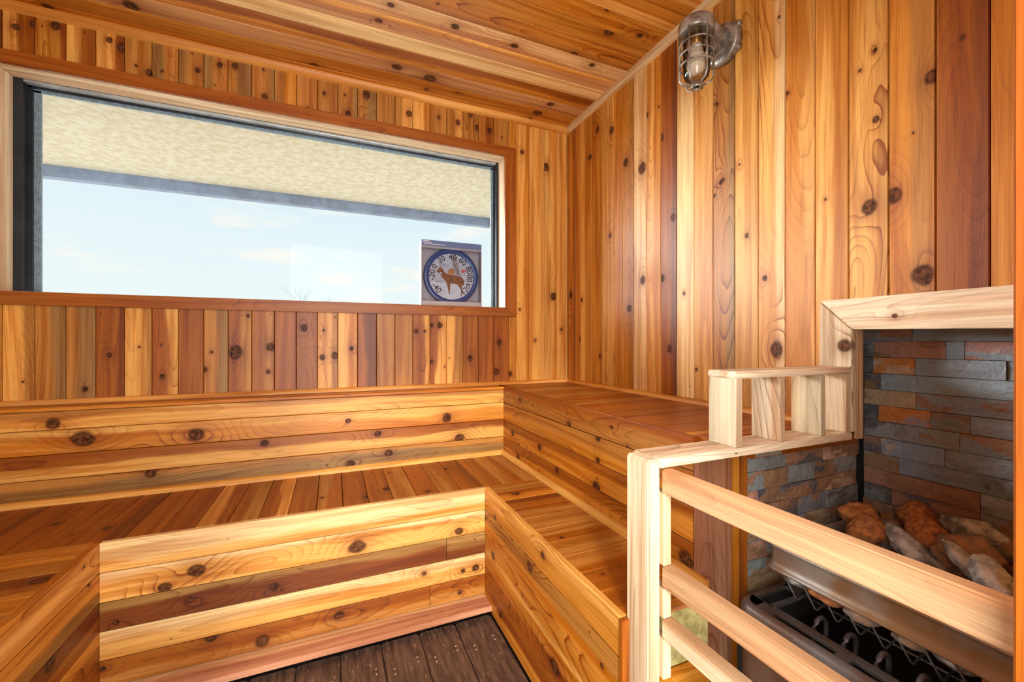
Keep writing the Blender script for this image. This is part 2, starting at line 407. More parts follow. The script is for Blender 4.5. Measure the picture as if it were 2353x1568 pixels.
# right wall, X = X1
XS, YS = 0.652, 0.337       # stone alcove faces
wr = structure('wall_right', None, [(X1 + 0.009, X1 + 0.075, YS + 0.02, 1.06, ZF, 0.6), (X1 + 0.009, X1 + 0.075, -0.2, YS, 0.035, 0.6), (XS + 0.016, XS + 0.075, -0.2, YS, ZF, 0.06)])
uw = [1307, 1322, 1334, 1359, 1384, 1410, 1430, 1456, 1485, 1518, 1555, 1594, 1638, 1688, 1742, 1804, 1873, 1950, 2042, 2150, 2275]
ey = []
for u in uw:
    d = ray(u, 784); ey.append(X1 * d.y / d.x)
ey[0] = 1.0
while ey[-1] > -0.15: ey.append(ey[-1] - 0.041)
tr = 'or o yo o y o ok c yo rd c y kg y yc oy yo y ok rd ok o o o o o o'.split()
figs = {19: 0.5, 17: 1.3, 14: 1.15, 13: 1.0, 12: 1.2}
for i in range(len(ey) - 1):
    a, b = ey[i], ey[i + 1]
    low = a > 0.352
    zb = -0.112 if low else 0.03
    if a > 0.352 > b: low = True
    plank(wr, 'wr', P(X1, (a + b) / 2, (ZC + zb) / 2), (0, 0, 1), (0, -1, 0), (-1, 0, 0), (ZC - zb) * S, (a - b) * S, tr[min(i, len(tr) - 1)], fig=figs.get(i))
# left wall
wl = structure('wall_left', None, [(XL - 0.04, XL - 0.010, -0.06, 1.06, ZF, 0.6)])
yy = 1.0
while yy > 0.0:
    plank(wl, 'wl', P(XL, yy - 0.02035, (ZC + ZF) / 2), (0, 0, 1), (0, 1, 0), (1, 0, 0), (ZC - ZF) * S, 0.0407 * S, random.choice(['o', 'y', 'r', 'yo', 'ok'])); yy -= 0.0407
# front wall around the doorway the camera stands in
wf = structure('wall_front', None, [(XL - 0.04, -0.42, -0.05, 0.0, ZF, 0.6), (0.312, 0.74, -0.05, 0.0, ZF, 0.6), (-0.42, 0.312, -0.05, 0.0, 0.47, 0.6)])
xx = XL
while xx < -0.43:
    plank(wf, 'wf', P(xx + 0.02, 0.009, (ZC + ZF) / 2), (0, 0, 1), (1, 0, 0), (0, 1, 0), (ZC - ZF) * S, 0.0395 * S, 'o'); xx += 0.0397
xx = 0.313
while xx < 0.62:
    plank(wf, 'wf', P(xx + 0.02, 0.009, (ZC + ZF) / 2), (0, 0, 1), (1, 0, 0), (0, 1, 0), (ZC - ZF) * S, 0.0395 * S, 'o'); xx += 0.0397
# ceiling
cl_ = structure('ceiling', None, [(XL - 0.04, 0.70, -0.05, 1.06, ZC + 0.009, ZC + 0.03)])
yc = 1.0; ct = 'or o p ro c yp cp ok o o oy yo o o o o o o o o o o o o'.split()
cy = [1.0, 0.976] + [0.976 - 0.0407 * k for k in range(1, 25)]
for i in range(len(cy) - 1):
    plank(cl_, 'ceil', P((XL + X1) / 2, (cy[i] + cy[i + 1]) / 2, ZC), (1, 0, 0), (0, 1, 0), (0, 0, -1), (X1 - XL) * S, (cy[i] - cy[i + 1]) * S, ct[min(i, len(ct) - 1)], fig={7: 1.4, 8: 1.1}.get(i))
# floor
fl = structure('floor', None, [(XL - 0.04, 0.70, -0.06, 1.06, ZF - 0.04, ZF - 0.016)])
def floor_plank(x, wd_=0.0605):
    L, W_ = 0.714 - (-0.05), wd_
    bm = bmesh.new(); hl, hw = L * S / 2, W_ * S / 2
    pts = []
    r = 0.012
    for cx_, cy_, a0 in ((hl - r, hw - r, 0), (-hl + r, hw - r, 90), (-hl + r, -hw + r, 180), (hl - r, -hw + r, 270)):
        for k in range(4):
            t = math.radians(a0 + 30 * k); pts.append((cx_ + r * math.cos(t), cy_ + r * math.sin(t)))
    def loop(z, s): return [bm.verts.new((px - math.copysign(s, px), py - math.copysign(s, py), z)) for px, py in pts]
    l0, l1, l2 = loop(-0.03, 0), loop(-0.003, 0), loop(0, 0.003)
    n = len(pts)
    for a, b in ((l0, l1), (l1, l2)):
        for i in range(n): bm.faces.new((a[i], a[(i + 1) % n], b[(i + 1) % n], b[i]))
    bm.faces.new(l2); bm.faces.new(l0[::-1])
    c = P(x - 0.031, (0.714 - 0.05) / 2, ZF)
    o = finish('plank', bm, M['floor'], loc=c); o.rotation_euler = (0, 0, math.pi / 2); attach(o, fl)
    o['seed'] = random.uniform(0, 50)
    for dy in (0.645, 0.655, 0.50):
        for s_ in (-0.018, 0.018):
            bm = bmesh.new(); bmesh.ops.create_cone(bm, cap_ends=True, segments=10, radius1=0.0042, radius2=0.0036, depth=0.0012)
            q = P(x - 0.031 + s_, dy + s_ * 0.3, ZF) + Vector((0, 0, 0.0004))
            finish('screw_head', bm, M['screw'], fl, loc=q)
floor_plank(0.1955 + 0.0640, 0.0650)
x = 0.1955
while x > -0.32:
    floor_plank(x); x -= 0.0615
for x in (0.36, 0.43, 0.50, 0.57, 0.64): floor_plank(x - 0.01)

# quarter-round trims
def quarter(name, parent, axis, a0, a1, corner, su, sv, r, tone, kind=None, m_='cedar'):
    """quarter round running along axis ('x' or 'y') from a0 to a1, its back corner at `corner` (other coord, z); su, sv point out of the corner"""
    prof = [(0, 0)] + [(r * math.cos(t), r * math.sin(t)) for t in [i * math.pi / 12 for i in range(7)]]
    L = (a1 - a0) * S / 2
    bm = bmesh.new(); rings = []
    for e in (-L, L): rings.append([bm.verts.new((e, su * p * S, sv * q * S)) for p, q in prof])
    n = len(prof)
    for i in range(n): bm.faces.new((rings[0][i], rings[0][(i + 1) % n], rings[1][(i + 1) % n], rings[1][i]))
    bm.faces.new(rings[0]); bm.faces.new(rings[1])
    mid = (a0 + a1) / 2
    c = P(mid, corner[0], corner[1]) if axis == 'x' else P(corner[0], mid, corner[1])
    if axis == 'y':
        for v in bm.verts: v.co = Vector((v.co.x, -v.co.y, v.co.z))
    o = finish(name, bm, M[m_], parent, loc=c)
    if axis == 'y': o.rotation_euler = (0, 0, math.pi / 2)
    dress(o, tone, 0.4)
    if kind: o['kind'] = kind
    return o
quarter('trim_1', None, 'x', XL, X1, (1.0, ZC), -1, -1, 0.013, 'yc', 'structure')
quarter('trim_2', None, 'y', 0.012, 0.986, (X1, ZC), -1, -1, 0.013, 'cw', 'structure')
quarter('trim_3', None, 'y', 0.012, 0.986, (XL, ZC), 1, -1, 0.013, 'yc', 'structure')

# ---------------------------------------------------------------- window
win = structure('window_1', None, [(-0.5255, 0.4035, 1.036, 1.040, 0.083, 0.0835)], M['alu'])
XA, XB, ZA, ZB = -0.5255, 0.4035, 0.0855, 0.4725      # opening inside the reveal boards
def mitred(name, pts_front, thick_vec, tone, m_, parent, L, W, fig=0.6):
    """flat board from 4 outline points (metres) extruded along thick_vec, origin at its centre, local X along L"""
    c = sum(pts_front, Vector()) / 4
    L, W = Vector(L), Vector(W); N = L.cross(W)
    rot = Matrix((L, W, N)).transposed()
    bm = bmesh.new(); inv = rot.transposed()
    A = [bm.verts.new(inv @ (p - c)) for p in pts_front]
    B = [bm.verts.new(inv @ (p + thick_vec - c)) for p in pts_front]
    bm.faces.new(A); bm.faces.new(B[::-1])
    for i in range(4): bm.faces.new((A[i], B[i], B[(i + 1) % 4], A[(i + 1) % 4]))
    bmesh.ops.recalc_face_normals(bm, faces=bm.faces)
    bmesh.ops.bevel(bm, geom=[e for e in bm.edges], offset=0.0022, segments=2, affect='EDGES')
    me = bpy.data.meshes.new(name); bm.to_mesh(me); bm.free(); me.materials.append(M[m_])
    o = bpy.data.objects.new(name, me); o.rotation_euler = rot.to_euler(); o.location = c; COL.objects.link(o)
    if parent: attach(o, parent)
    dress(o, tone, fig)
    return o
cw = 0.0235
tv = P(0, 0.008, 0) - P(0, 0, 0)
yf = 0.9915
o_ = 0.0
mitred('casing', [P(XA - cw - .008, yf, ZB + cw), P(XB + cw + .008, yf, ZB + cw), P(XB, yf, ZB), P(XA, yf, ZB)], tv, 'r', 'cedar', win, (1, 0, 0), (0, 0, 1))
mitred('casing', [P(XA - cw - .008, yf, ZA - cw), P(XB + cw + .008, yf, ZA - cw), P(XB, yf, ZA - .0005), P(XA, yf, ZA - .0005)], tv, 'r', 'cedar', win, (1, 0, 0), (0, 0, 1))
mitred('casing', [P(XB + cw + .008, yf, ZA - cw), P(XB + cw + .008, yf, ZB + cw), P(XB, yf, ZB), P(XB, yf, ZA)], tv, 'r', 'cedar', win, (0, 0, 1), (1, 0, 0))
mitred('casing', [P(XA - cw - .008, yf, ZA - cw), P(XA - cw - .008, yf, ZB + cw), P(XA, yf, ZB), P(XA, yf, ZA)], tv, 'r', 'cedar', win, (0, 0, 1), (1, 0, 0))
YB = 1.040
TONE['s'] = (0.92, 0.76, 0.54)
def board(name, parent, m_, tone, x0, x1, y0, y1, z0, z1, axis, bev=0.0015, fig=0.5, plane=None):
    """box board with its local X along `axis`; own origin at centre"""
    c = (P(x0, y0, z0) + P(x1, y1, z1)) / 2
    dims = {'x': abs(x1 - x0) * S, 'y': abs(y1 - y0) * S, 'z': abs(z1 - z0) * S}
    L = {'x': Vector((1, 0, 0)), 'y': Vector((0, 1, 0)), 'z': Vector((0, 0, 1))}[axis]
    others = [k for k in 'xyz' if k != axis]
    others.sort(key=lambda k: -dims[k])
    W = {'x': Vector((1, 0, 0)), 'y': Vector((0, 1, 0)), 'z': Vector((0, 0, 1))}[others[0]]
    N = L.cross(W); rot = Matrix((L, W, N)).transposed()
    size = (dims[axis], dims[others[0]], dims[others[1]])
    bm = bmesh.new(); bmesh.ops.create_cube(bm, size=1.0, matrix=Matrix.Diagonal((*size, 1)))
    if bev: bmesh.ops.bevel(bm, geom=list(bm.edges), offset=bev, segments=2, affect='EDGES')
    me = bpy.data.meshes.new(name); bm.to_mesh(me); bm.free(); me.materials.append(M[m_])
    o = bpy.data.objects.new(name, me); o.rotation_euler = rot.to_euler(); o.location = c; COL.objects.link(o)
    if parent is not None: attach(o, parent)
    dress(o, tone, fig)
    if plane:
        # which local W-face is the visible one does not matter for knots: they run through the board
        PL.append((plane, o, L, W, N, c, dims[axis], dims[others[0]]))
    return o
board('reveal_board', win, 'raw', 's', XA, XB, 1.0, YB, ZB, ZB + 0.008, 'x', 0.0008, 0.15)
board('reveal_board', win, 'raw', 's', XA, XB, 1.0, YB, ZA - 0.008, ZA + 0.0006, 'x', 0.0008, 0.15)
board('reveal_board', win, 'raw', 's', XB, XB + 0.008, 1.0, YB, ZA, ZB, 'z', 0.0008, 0.15)
board('reveal_board', win, 'raw', 's', XA - 0.008, XA, 1.0, YB, ZA, ZB, 'z', 0.0008, 0.15)
bm = bmesh.new(); fw = 0.0125
for b_ in ((XA, XB, YB, YB + .014, ZA, ZA + .004), (XA, XA + fw, YB, YB + .014, ZA, ZB), (XB - fw * .5, XB, YB, YB + .014, ZA, ZB),
           (XA, XA + fw * 1.5, YB + .014, YB + .03, ZA, ZB), (XA, XB, YB + .014, YB + .03, ZB - fw * .62, ZB), (XB - fw * .7, XB, YB + .014, YB + .03, ZA, ZB), (XA, XB, YB + .014, YB + .03, ZA, ZA + .004)):
    box(bm, *b_, 0.001)
finish('sash_frame', bm, M['alu'], win)
bm = bmesh.new(); box(bm, XA + fw, XB - fw * .5, YB + .0005, YB + .0135, ZB - fw * .36, ZB, 0.002)
o = finish('frame_head', bm, M['silver'], win); o['label'] = 'silvery frame head'
bm = bmesh.new(); g0 = YB + .0175
for b_ in ((XA + fw * 1.5, XA + fw * 2.3, g0, g0 + .004, ZA, ZB - .01), (XB - fw * 1.2, XB - fw * .7, g0, g0 + .004, ZA, ZB - .01), (XA + fw, XB - fw * .7, g0, g0 + .004, ZB - fw * 1.1, ZB - fw * .62)):
    box(bm, *b_)
finish('glazing_spacer', bm, M['spacer'], win)
bm = bmesh.new(); box(bm, XA + fw, XB - fw * .5, g0 - .0012, g0 - .0004, ZA + .002, ZB - .006)
finish('glass_pane', bm, M['glass'], win)

# ---------------------------------------------------------------- outside
gr = structure('floor_outside', 'pale bare ground outside the window', [(-20, 20, 1.2, 40, ZF - 0.3, ZF - 0.25), (-8, 8, -20, -0.3, ZF - 0.1, ZF - 0.05)], M['ground'])
gr.name = 'ground'
bm = bmesh.new(); box(bm, -1.6, 2.2, 1.062, 1.61, 0.50, 0.53)
ev = finish('eave', bm, M['stucco']); ev['kind'] = 'structure'; ev['label'] = 'textured beige stucco eave soffit outside the window'
bm = bmesh.new(); box(bm, -1.6, 2.2, 1.611, 1.64, 0.467, 0.55, 0.002)
finish('fascia_board', bm, M['fascia'], ev)

# ---------------------------------------------------------------- benches
ZS, ZU = -0.274, -0.111       # lower and upper seat heights
YR, YBK = 0.742, 0.953        # riser of the window bench, backrest face
XR, XU, XLB = 0.2615, 0.383, -0.291
YE = 0.3425                   # near end of the right-hand benches
up_b = thing('upper_bench', 'upper cedar bench tier on the right with the long plank backrest running under the window', 'bench', P(0.45, 0.65, ZF))
lo_b = thing('lower_bench', 'lower cedar bench tier wrapping three sides of the room above the dark floor', 'bench', P(0.0, 0.85, ZF))
# backrest riser boards, facing -Y
ze = [-0.1115, -0.1185, -0.1500, -0.1915, -0.2330, -0.2745]
for i, tn in enumerate(['o', 'yk', 'oy', 'yr', 'gk']):
    a, b = ze[i], ze[i + 1]
    plank(up_b, 'back', P((XL + 0.384) / 2, YBK - (0.0025 if i == 0 else 0), (a + b) / 2), (1, 0, 0), (0, 0, 1), (0, -1, 0), (0.384 - XL) * S, (a - b) * S, tn, 0.008 if i else 0.0105, name='riser_plank', fig=0.6)
# narrow shelf on top of backrest
board('ledge_plank', up_b, 'cedar', 'o', XL, 0.383, 0.9615, 0.999, -0.1195, -0.1115, 'x')
quarter('quarter_round', up_b, 'x', XL, X1 - 0.001, (0.9995, -0.1112), -1, 1, 0.0085, 'y')
quarter('quarter_round', up_b, 'y', 0.352, 0.990, (X1 - 0.0005, -0.1112), -1, 1, 0.0085, 'oy')
# upper seat planks (run along X)
y = 0.999
i = 0
for tn in 'r rk rd kr r kr rk r kr r r r rd r r k'.split():
    if y - 0.0407 < 0.355: break
    plank(up_b, 'useat', P((0.392 + X1 - 0.001) / 2, y - 0.02035, ZU), (1, 0, 0), (0, 1, 0), (0, 0, 1), (X1 - 0.001 - 0.392) * S, 0.0407 * S, tn, name='seat_plank', thick=0.008, fig=0.5)
    y -= 0.0407
plank(up_b, 'useat', P((0.392 + X1 - 0.001) / 2, (y + YE + 0.008) / 2, ZU), (1, 0, 0), (0, 1, 0), (0, 0, 1), (X1 - 0.001 - 0.392) * S, (y - YE - 0.008) * S, 'ro', name='seat_plank', thick=0.008)
zr = [ZU, -0.1515, -0.1930, -0.2345, ZS - 0.0005]
for i, tn in enumerate(['kr', 'ok', 'or', 'or']):
    a, b = zr[i], zr[i + 1]
    plank(up_b, 'uris', P(XU, (0.3650 + 0.9585) / 2, (a + b) / 2), (0, 1, 0), (0, 0, 1), (-1, 0, 0), (0.9585 - 0.3650) * S, (a - b) * S, tn, name='riser_plank', fig=0.95, bev=0.003 if i == 0 else 0.0016)
# tall board and side strips closing the bench ends beside the heater alcove
board('end_board', up_b, 'raw', 'u', XU - 0.0008, 0.4332, 0.3545, 0.3640, ZF, ZU - 0.010, 'z', fig=0.6)
board('end_strip', up_b, 'cedar', 'o', 0.4336, 0.4440, 0.3460, 0.3560, ZF, ZU - 0.010, 'z')
board('end_strip', up_b, 'cedar', 'rd', 0.4336, 0.4372, 0.3372, 0.3456, ZF, ZU - 0.010, 'z')
# lower bench: window run, boards along Y
x = XU - 0.001
i = 0
tl = 'k kr r rd kr r k r r kr r ry rk yr r r rd r r r rd r r r k r'.split()
while x > XL + 0.01:
    wd = min(0.0407, x - XL)
    plank(lo_b, 'wseat', P(x - wd / 2, (YR + 0.008 + YBK) / 2, ZS), (0, 1, 0), (1, 0, 0), (0, 0, 1), (YBK - YR - 0.008) * S, wd * S, tl[i % len(tl)], name='seat_plank', thick=0.008, fig=0.7); x -= wd; i += 1
# right run and left run, boards along X
y = YR + 0.008
tl = 'kr or rd kr k rk k rk r r rd'.split(); i = 0
while y > YE + 0.012:
    wd = min(0.0407, y - YE)
    plank(lo_b, 'rseat', P((XR + 0.008 + XU) / 2, y - wd / 2, ZS), (1, 0, 0), (0, 1, 0), (0, 0, 1), (XU - XR - 0.008) * S, wd * S, tl[i % len(tl)], name='seat_plank', thick=0.008, fig=0.6); y -= wd; i += 1
y = YR + 0.008; tl = 'o ko rd o ok r o'.split(); i = 0
while y > 0.03:
    wd = min(0.0407, y - 0.02)
    plank(lo_b, 'lseat', P((XL + XLB - 0.008) / 2, y - wd / 2, ZS), (1, 0, 0), (0, 1, 0), (0, 0, 1), (XLB - 0.008 - XL) * S, wd * S, tl[i % len(tl)], name='seat_plank', thick=0.008, fig=0.8); y -= wd; i += 1
zl = [ZS, -0.3155, -0.3560, -0.3955, -0.4350, -0.4720]
wt = ['yc', 'yc', 'dg', 'yc', 'kr']
for i, tn in enumerate(wt):
    a, b = zl[i], zl[i + 1]
    cuts = [XLB, XR]
    if i == 2: cuts = [XLB, 0.188, XR]
    if i == 4: cuts = [XLB, 0.158, XR]
    for k in range(len(cuts) - 1):
        plank(lo_b, 'wris', P((cuts[k] + cuts[k + 1]) / 2, YR, (a + b) / 2), (1, 0, 0), (0, 0, 1), (0, -1, 0), (cuts[k + 1] - cuts[k]) * S, (a - b) * S, tn, name='riser_plank', fig=0.6, thick=0.008)
kb = board('kick_board', lo_b, 'raw', 'fp', XLB, XR - 0.0005, YR - 0.0385, YR + 0.004, -0.4820, -0.4724, 'x', 0.0012)
zl2 = [ZS, -0.3155, -0.3560, -0.3955, -0.4350, ZF + 0.004]
for i, tn in enumerate(['oy', 'ok', 'yo', 'ro', 'or']):
    a, b = zl2[i], zl2[i + 1]
    plank(lo_b, 'rris', P(XR, (YE + YR + 0.005) / 2, (a + b) / 2), (0, 1, 0), (0, 0, 1), (-1, 0, 0), (YR + 0.005 - YE) * S, (a - b) * S, tn, name='riser_plank', fig=1.35, bev=0.003 if i == 0 else 0.0016)
for i, tn in enumerate(['yo', 'go', 'rd', 'ro', 'r']):
    a, b = zl2[i], zl2[i + 1]
    plank(lo_b, 'lris', P(XLB, (0.02 + YR + 0.005) / 2, (a + b) / 2), (0, 1, 0), (0, 0, 1), (1, 0, 0), (YR + 0.005 - 0.02) * S, (a - b) * S, tn, name='riser_plank', fig=0.95, bev=0.003 if i == 0 else 0.0016)
quarter('quarter_round', lo_b, 'x', XL, XU - 0.001, (YBK - 0.0005, ZS), -1, 1, 0.0095, 'y')
quarter('quarter_round', lo_b, 'y', YE, YBK - 0.002, (XU - 0.0005, ZS), -1, 1, 0.0095, 'oy')
# near end of the lower bench: end boards, fibrous panel, low planks
board('end_board', lo_b, 'cedar', 'rd', XR - 0.001, XR + 0.0085, YE - 0.006, YE - 0.0005, ZF, ZS - 0.001, 'z')
board('end_strip', lo_b, 'cedar', 'y', XR + 0.009, XR + 0.021, YE - 0.007, YE - 0.0005, ZF, ZS - 0.008, 'z')
board('end_board', lo_b, 'cedar', 'p', XR + 0.022, XU, YE - 0.002, YE + 0.006, ZS - 0.012, ZS - 0.0085, 'x')
ins = mbox('insulation_panel', M['insul'], lo_b, XR + 0.022, XU - 0.001, YE + 0.001, YE + 0.012, -0.345, -0.287)
ins['label'] = 'yellowish fibrous insulation exposed under the bench end'
z = -0.346
for tn in 'o k r k'.split():
    plank(lo_b, 'lend', P((XR + 0.022 + XU) / 2, YE - 0.001, z - 0.018), (1, 0, 0), (0, 0, 1), (0, -1, 0), (XU - XR - 0.022) * S, 0.036 * S, tn, name='end_plank', thick=0.006); z -= 0.0365

# ---------------------------------------------------------------- railing and open rack
YP0, YP1 = 0.310, 0.3425
XP0, XP1 = 0.2700, 0.2845
rail = thing('railing', 'pale pine guard railing with three rails between bench end and heater', 'railing', P(0.277, 0.2, ZF))
board('post', rail, 'raw', 'v', XP0, XP1, YP0, YP1, ZF, -0.1118, 'z', 0.004, 0.9)
board('shelf_plank', rail, 'raw', 'zw', XP1 + 0.0003, X1 - 0.008, YP0, YP1 + 0.006, -0.1205, -0.1118, 'x', 0.0015, 0.7)
for z0, z1, tn in ((-0.1435, -0.1210, 'qp'), (-0.2325, -0.2115, 'q'), (-0.2800, -0.2610, 'vq')):
    r_ = board('rail', rail, 'raw', tn, XP1 + 0.0003, XP1 + 0.0125, 0.0815, YP0 - 0.0005 + 0.0, z0, z1, 'y', 0.003, 1.1)
for z0, z1 in ((-0.2112, -0.1428), (-0.2607, -0.2328), (-0.318, -0.2803)):
    board('spacer_block', rail, 'raw', 'w', XP1 + 0.0003, XP1 + 0.0095, YP0 - 0.0035, YP1 - 0.012, z0, z1, 'z', 0.001, 0.3)
board('ledger_strip', rail, 'cedar', 'r', 0.4376, X1 - 0.0005 + 0.05, YS - 0.004, YS + 0.006, -0.1345, -0.1209, 'x')
mbox('caulk_smear', M['caulk'], rail, 0.444, 0.489, YS - 0.0046, YS - 0.0038, -0.1335, -0.1255, 0.0004)

rack = thing('rack', 'small open pine rack with three empty slots standing on the rail shelf', 'rack', P(0.49, 0.33, -0.1118))
CX0, CX1 = 0.3865, X1 - 0.0095
board('top_board', rack, 'raw', 'zv', CX0 - 0.001, CX1, YP0 + 0.0005, YP1 + 0.005, -0.0395, -0.0320, 'x', 0.003, 0.6)
for i, (a, b) in enumerate(((CX0, CX0 + 0.0088), (0.4552, 0.4628), (0.5262, 0.5340), (0.5745, CX1 - 0.0005))):
    board('divider', rack, 'raw', ['v', 'wv', 'vw', 'w'][i], a, b, YP0 + 0.001, YP1 + 0.004, -0.1116, -0.0397, 'z', 0.0012, 0.9)

# alcove frame boards on the right wall
def face_pt(u, v, X):
    d = ray(u, v); t = X / d.x
    return P(X, d.y * t, d.z * t)
XF = X1 - 0.0085
al = bpy.data.objects.new('trim_4', None); al['kind'] = 'structure'; al['label'] = 'mitred pale pine frame around the stone heater alcove'
COL.objects.link(al); al.location = P(XF, 0.25, 0)
A0, A1 = P(XF, 0.3470, 0.0520), P(XF, 0.3100, 0.0145)
tvx = Vector((0.0084 * S, 0, 0))
B0, B1 = P(XF, 0.020, 0.0530), P(XF, 0.020, 0.0090)
t4 = mitred('casing', [A0, B0, B1, A1], tvx, 'z', 'raw', al, (0, 1, 0), (0, 0, 1), 0.8)
C0, C1 = P(XF, 0.3480, -0.0318), P(XF, 0.3095, -0.0318)
t5 = mitred('casing', [A0 + Vector((0, 0, -.002)), A1 + Vector((0, 0, -.002)), P(XF, 0.3095, -0.1115), P(XF, 0.3480, -0.1115)], tvx, 'zv', 'raw', al, (0, 0, 1), (0, 1, 0), 0.9)
add_knot(t5, 0.0, 0.0, 0.001)
add_knot(t4, 0.0, 0.0, 0.001)
board('return_strip', al, 'raw', 'w', X1 + 0.0005, X1 + 0.012, 0.3085, 0.3125, -0.1205, 0.0145, 'z', 0.0005)
board('soffit_board', al, 'raw', 'k', X1 + 0.001, XS + 0.016, 0.02, 0.332, 0.020, 0.028, 'y', 0.0005)

# ---------------------------------------------------------------- slate alcove
SL = dict(b=(0.27, 0.35, 0.43), g=(0.24, 0.27, 0.28), n=(0.30, 0.17, 0.10), r=(0.66, 0.23, 0.06), m=(0.44, 0.23, 0.18), k=(0.11, 0.11, 0.125), t=(0.52, 0.38, 0.26))
def stone(parent, c, along, nrm, length, height, proud, tone):
    L, N = Vector(along), Vector(nrm); U = Vector((0, 0, 1))
    if L.cross(U).dot(N) < 0: L = -L
    nx, nz = max(2, min(7, int(length / 0.03))), 2
    bm = bmesh.new(); grid = []
    sd = random.uniform(0, 100)
    for i in range(nx + 1):
        col = []
        for j in range(nz + 1):
            px, pz = (i / nx - 0.5) * length, (j / nz - 0.5) * height
            dpt = noise.noise(Vector((px * 16 + sd, pz * 30, sd))) * 0.0032
            e = 0.0018 if i in (0, nx) or j in (0, nz) else 0
            wob = noise.noise(Vector((px * 30 + sd, j * 3.0, 4))) * 0.0012 if j in (0, nz) else 0
            col.append(bm.verts.new((px, pz + wob, proud + dpt - e)))
        grid.append(col)
    for i in range(nx):
        for j in range(nz): bm.faces.new((grid[i][j], grid[i + 1][j], grid[i + 1][j + 1], grid[i][j + 1]))
    ring_ = [grid[i][0] for i in range(nx + 1)] + [grid[nx][j] for j in range(1, nz + 1)] + [grid[i][nz] for i in range(nx - 1, -1, -1)] + [grid[0][j] for j in range(nz - 1, 0, -1)]
    back = [bm.verts.new((v.co.x, v.co.y, -0.012)) for v in ring_]
    n = len(ring_)
    for i in range(n): bm.faces.new((ring_[i], back[i], back[(i + 1) % n], ring_[(i + 1) % n]))
    bm.faces.new(back[::-1])
    o = finish('stone', bm, M['slate'])
    o.rotation_euler = Matrix((L, U, N)).transposed().to_euler(); o.location = c; attach(o, parent)
    o['seed'] = random.uniform(0, 60); o['tone'] = jit(SL[tone[0]], 0.15); o['tone2'] = jit(SL[tone[1]], 0.15)
    return o
rows = [  # heights of course tops at the far corner; (length units, tone) from the corner towards the camera
    [(0.052, 'ng'), (0.30, 'bg')],
    [(0.012, 'kg'), (0.070, 'mn'), (0.016, 'bg'), (0.20, 'mb')],
    [(0.012, 'kn'), (0.043, 'rt'), (0.075, 'bg'), (0.17, 'bg')],
    [(0.020, 'nk'), (0.30, 'bg')],
    [(0.055, 'tn'), (0.25, 'bn')],
    [(0.016, 'kn'), (0.052, 'rb'), (0.034, 'gn'), (0.20, 'gb')],
    [(0.058, 'gk'), (0.036, 'gn'), (0.20, 'gn')],
    [(0.020, 'kn'), (0.062, 'bt'), (0.20, 'gb')],
    [(0.038, 'ng'), (0.076, 'bg'), (0.20, 'bk')],
    [(0.026, 'mn'), (0.085, 'nr'), (0.18, 'bg')],
    [(0.030, 'kg'), (0.080, 'nk'), (0.18, 'gn')],
    [(0.034, 'rn'), (0.075, 'nr'), (0.18, 'nr')],
    [(0.012, 'kb'), (0.024, 'tm'), (0.050, 'gn'), (0.20, 'rn')]]
z = 0.0205
ww = structure('wall_alcove', 'alcove behind the heater clad in split slate ledger stone', [(XS + 0.006, XS + 0.016, -0.05, YS + 0.02, ZF, 0.03), (0.4450, XS + 0.016, YS + 0.007, YS + 0.0195, ZF, -0.122)], M['black'])
hgt = 0.0208
for ri in range(25):
    y = YS - 0.004
    if ri < len(rows): seq = rows[ri]
    else:
        seq = []
        while sum(q[0] for q in seq) < 0.34: seq.append((random.uniform(0.04, 0.10), random.choice(['gn', 'nk', 'bg', 'rn', 'kn', 'mg'])))
    for ln, tn in seq:
        if y < 0.0: break
        ln = min(ln, y + 0.04)
        stone(ww, P(XS, y - ln / 2, z - hgt / 2), (0, 1, 0), (-1, 0, 0), (ln - 0.0006) * S, (hgt - 0.0006) * S, random.uniform(-0.003, 0.006), tn)
        y -= ln
    z -= hgt
z = -0.1335; ri = 0
while z > ZF + 0.02:
    x = XS - 0.004
    h2 = 0.0185 + 0.003 * (ri % 2)
    while x > 0.4395:
        ln = min(random.uniform(0.03, 0.075), x - 0.4376)
        if x - ln - 0.4376 < 0.015: ln = x - 0.4376
        st_ = stone(ww, P(x - ln / 2, YS, z - h2 / 2), (1, 0, 0), (0, -1, 0), (ln - 0.0006) * S, (h2 - 0.0006) * S, random.uniform(-0.003, 0.004), random.choice(['gn', 'nt', 'gk', 'mn', 'tn', 'nk', 'gn']))
        x -= ln
    z -= h2; ri += 1

# ---------------------------------------------------------------- door jamb at the near right
jb = board('door_1', None, 'cedar', 'kr', 0.2640, 0.311, -0.02, 0.0805, ZF, 0.47, 'z', 0.002, 0.6)
jb['kind'] = 'structure'; jb['label'] = 'orange cedar door jamb close to the camera'

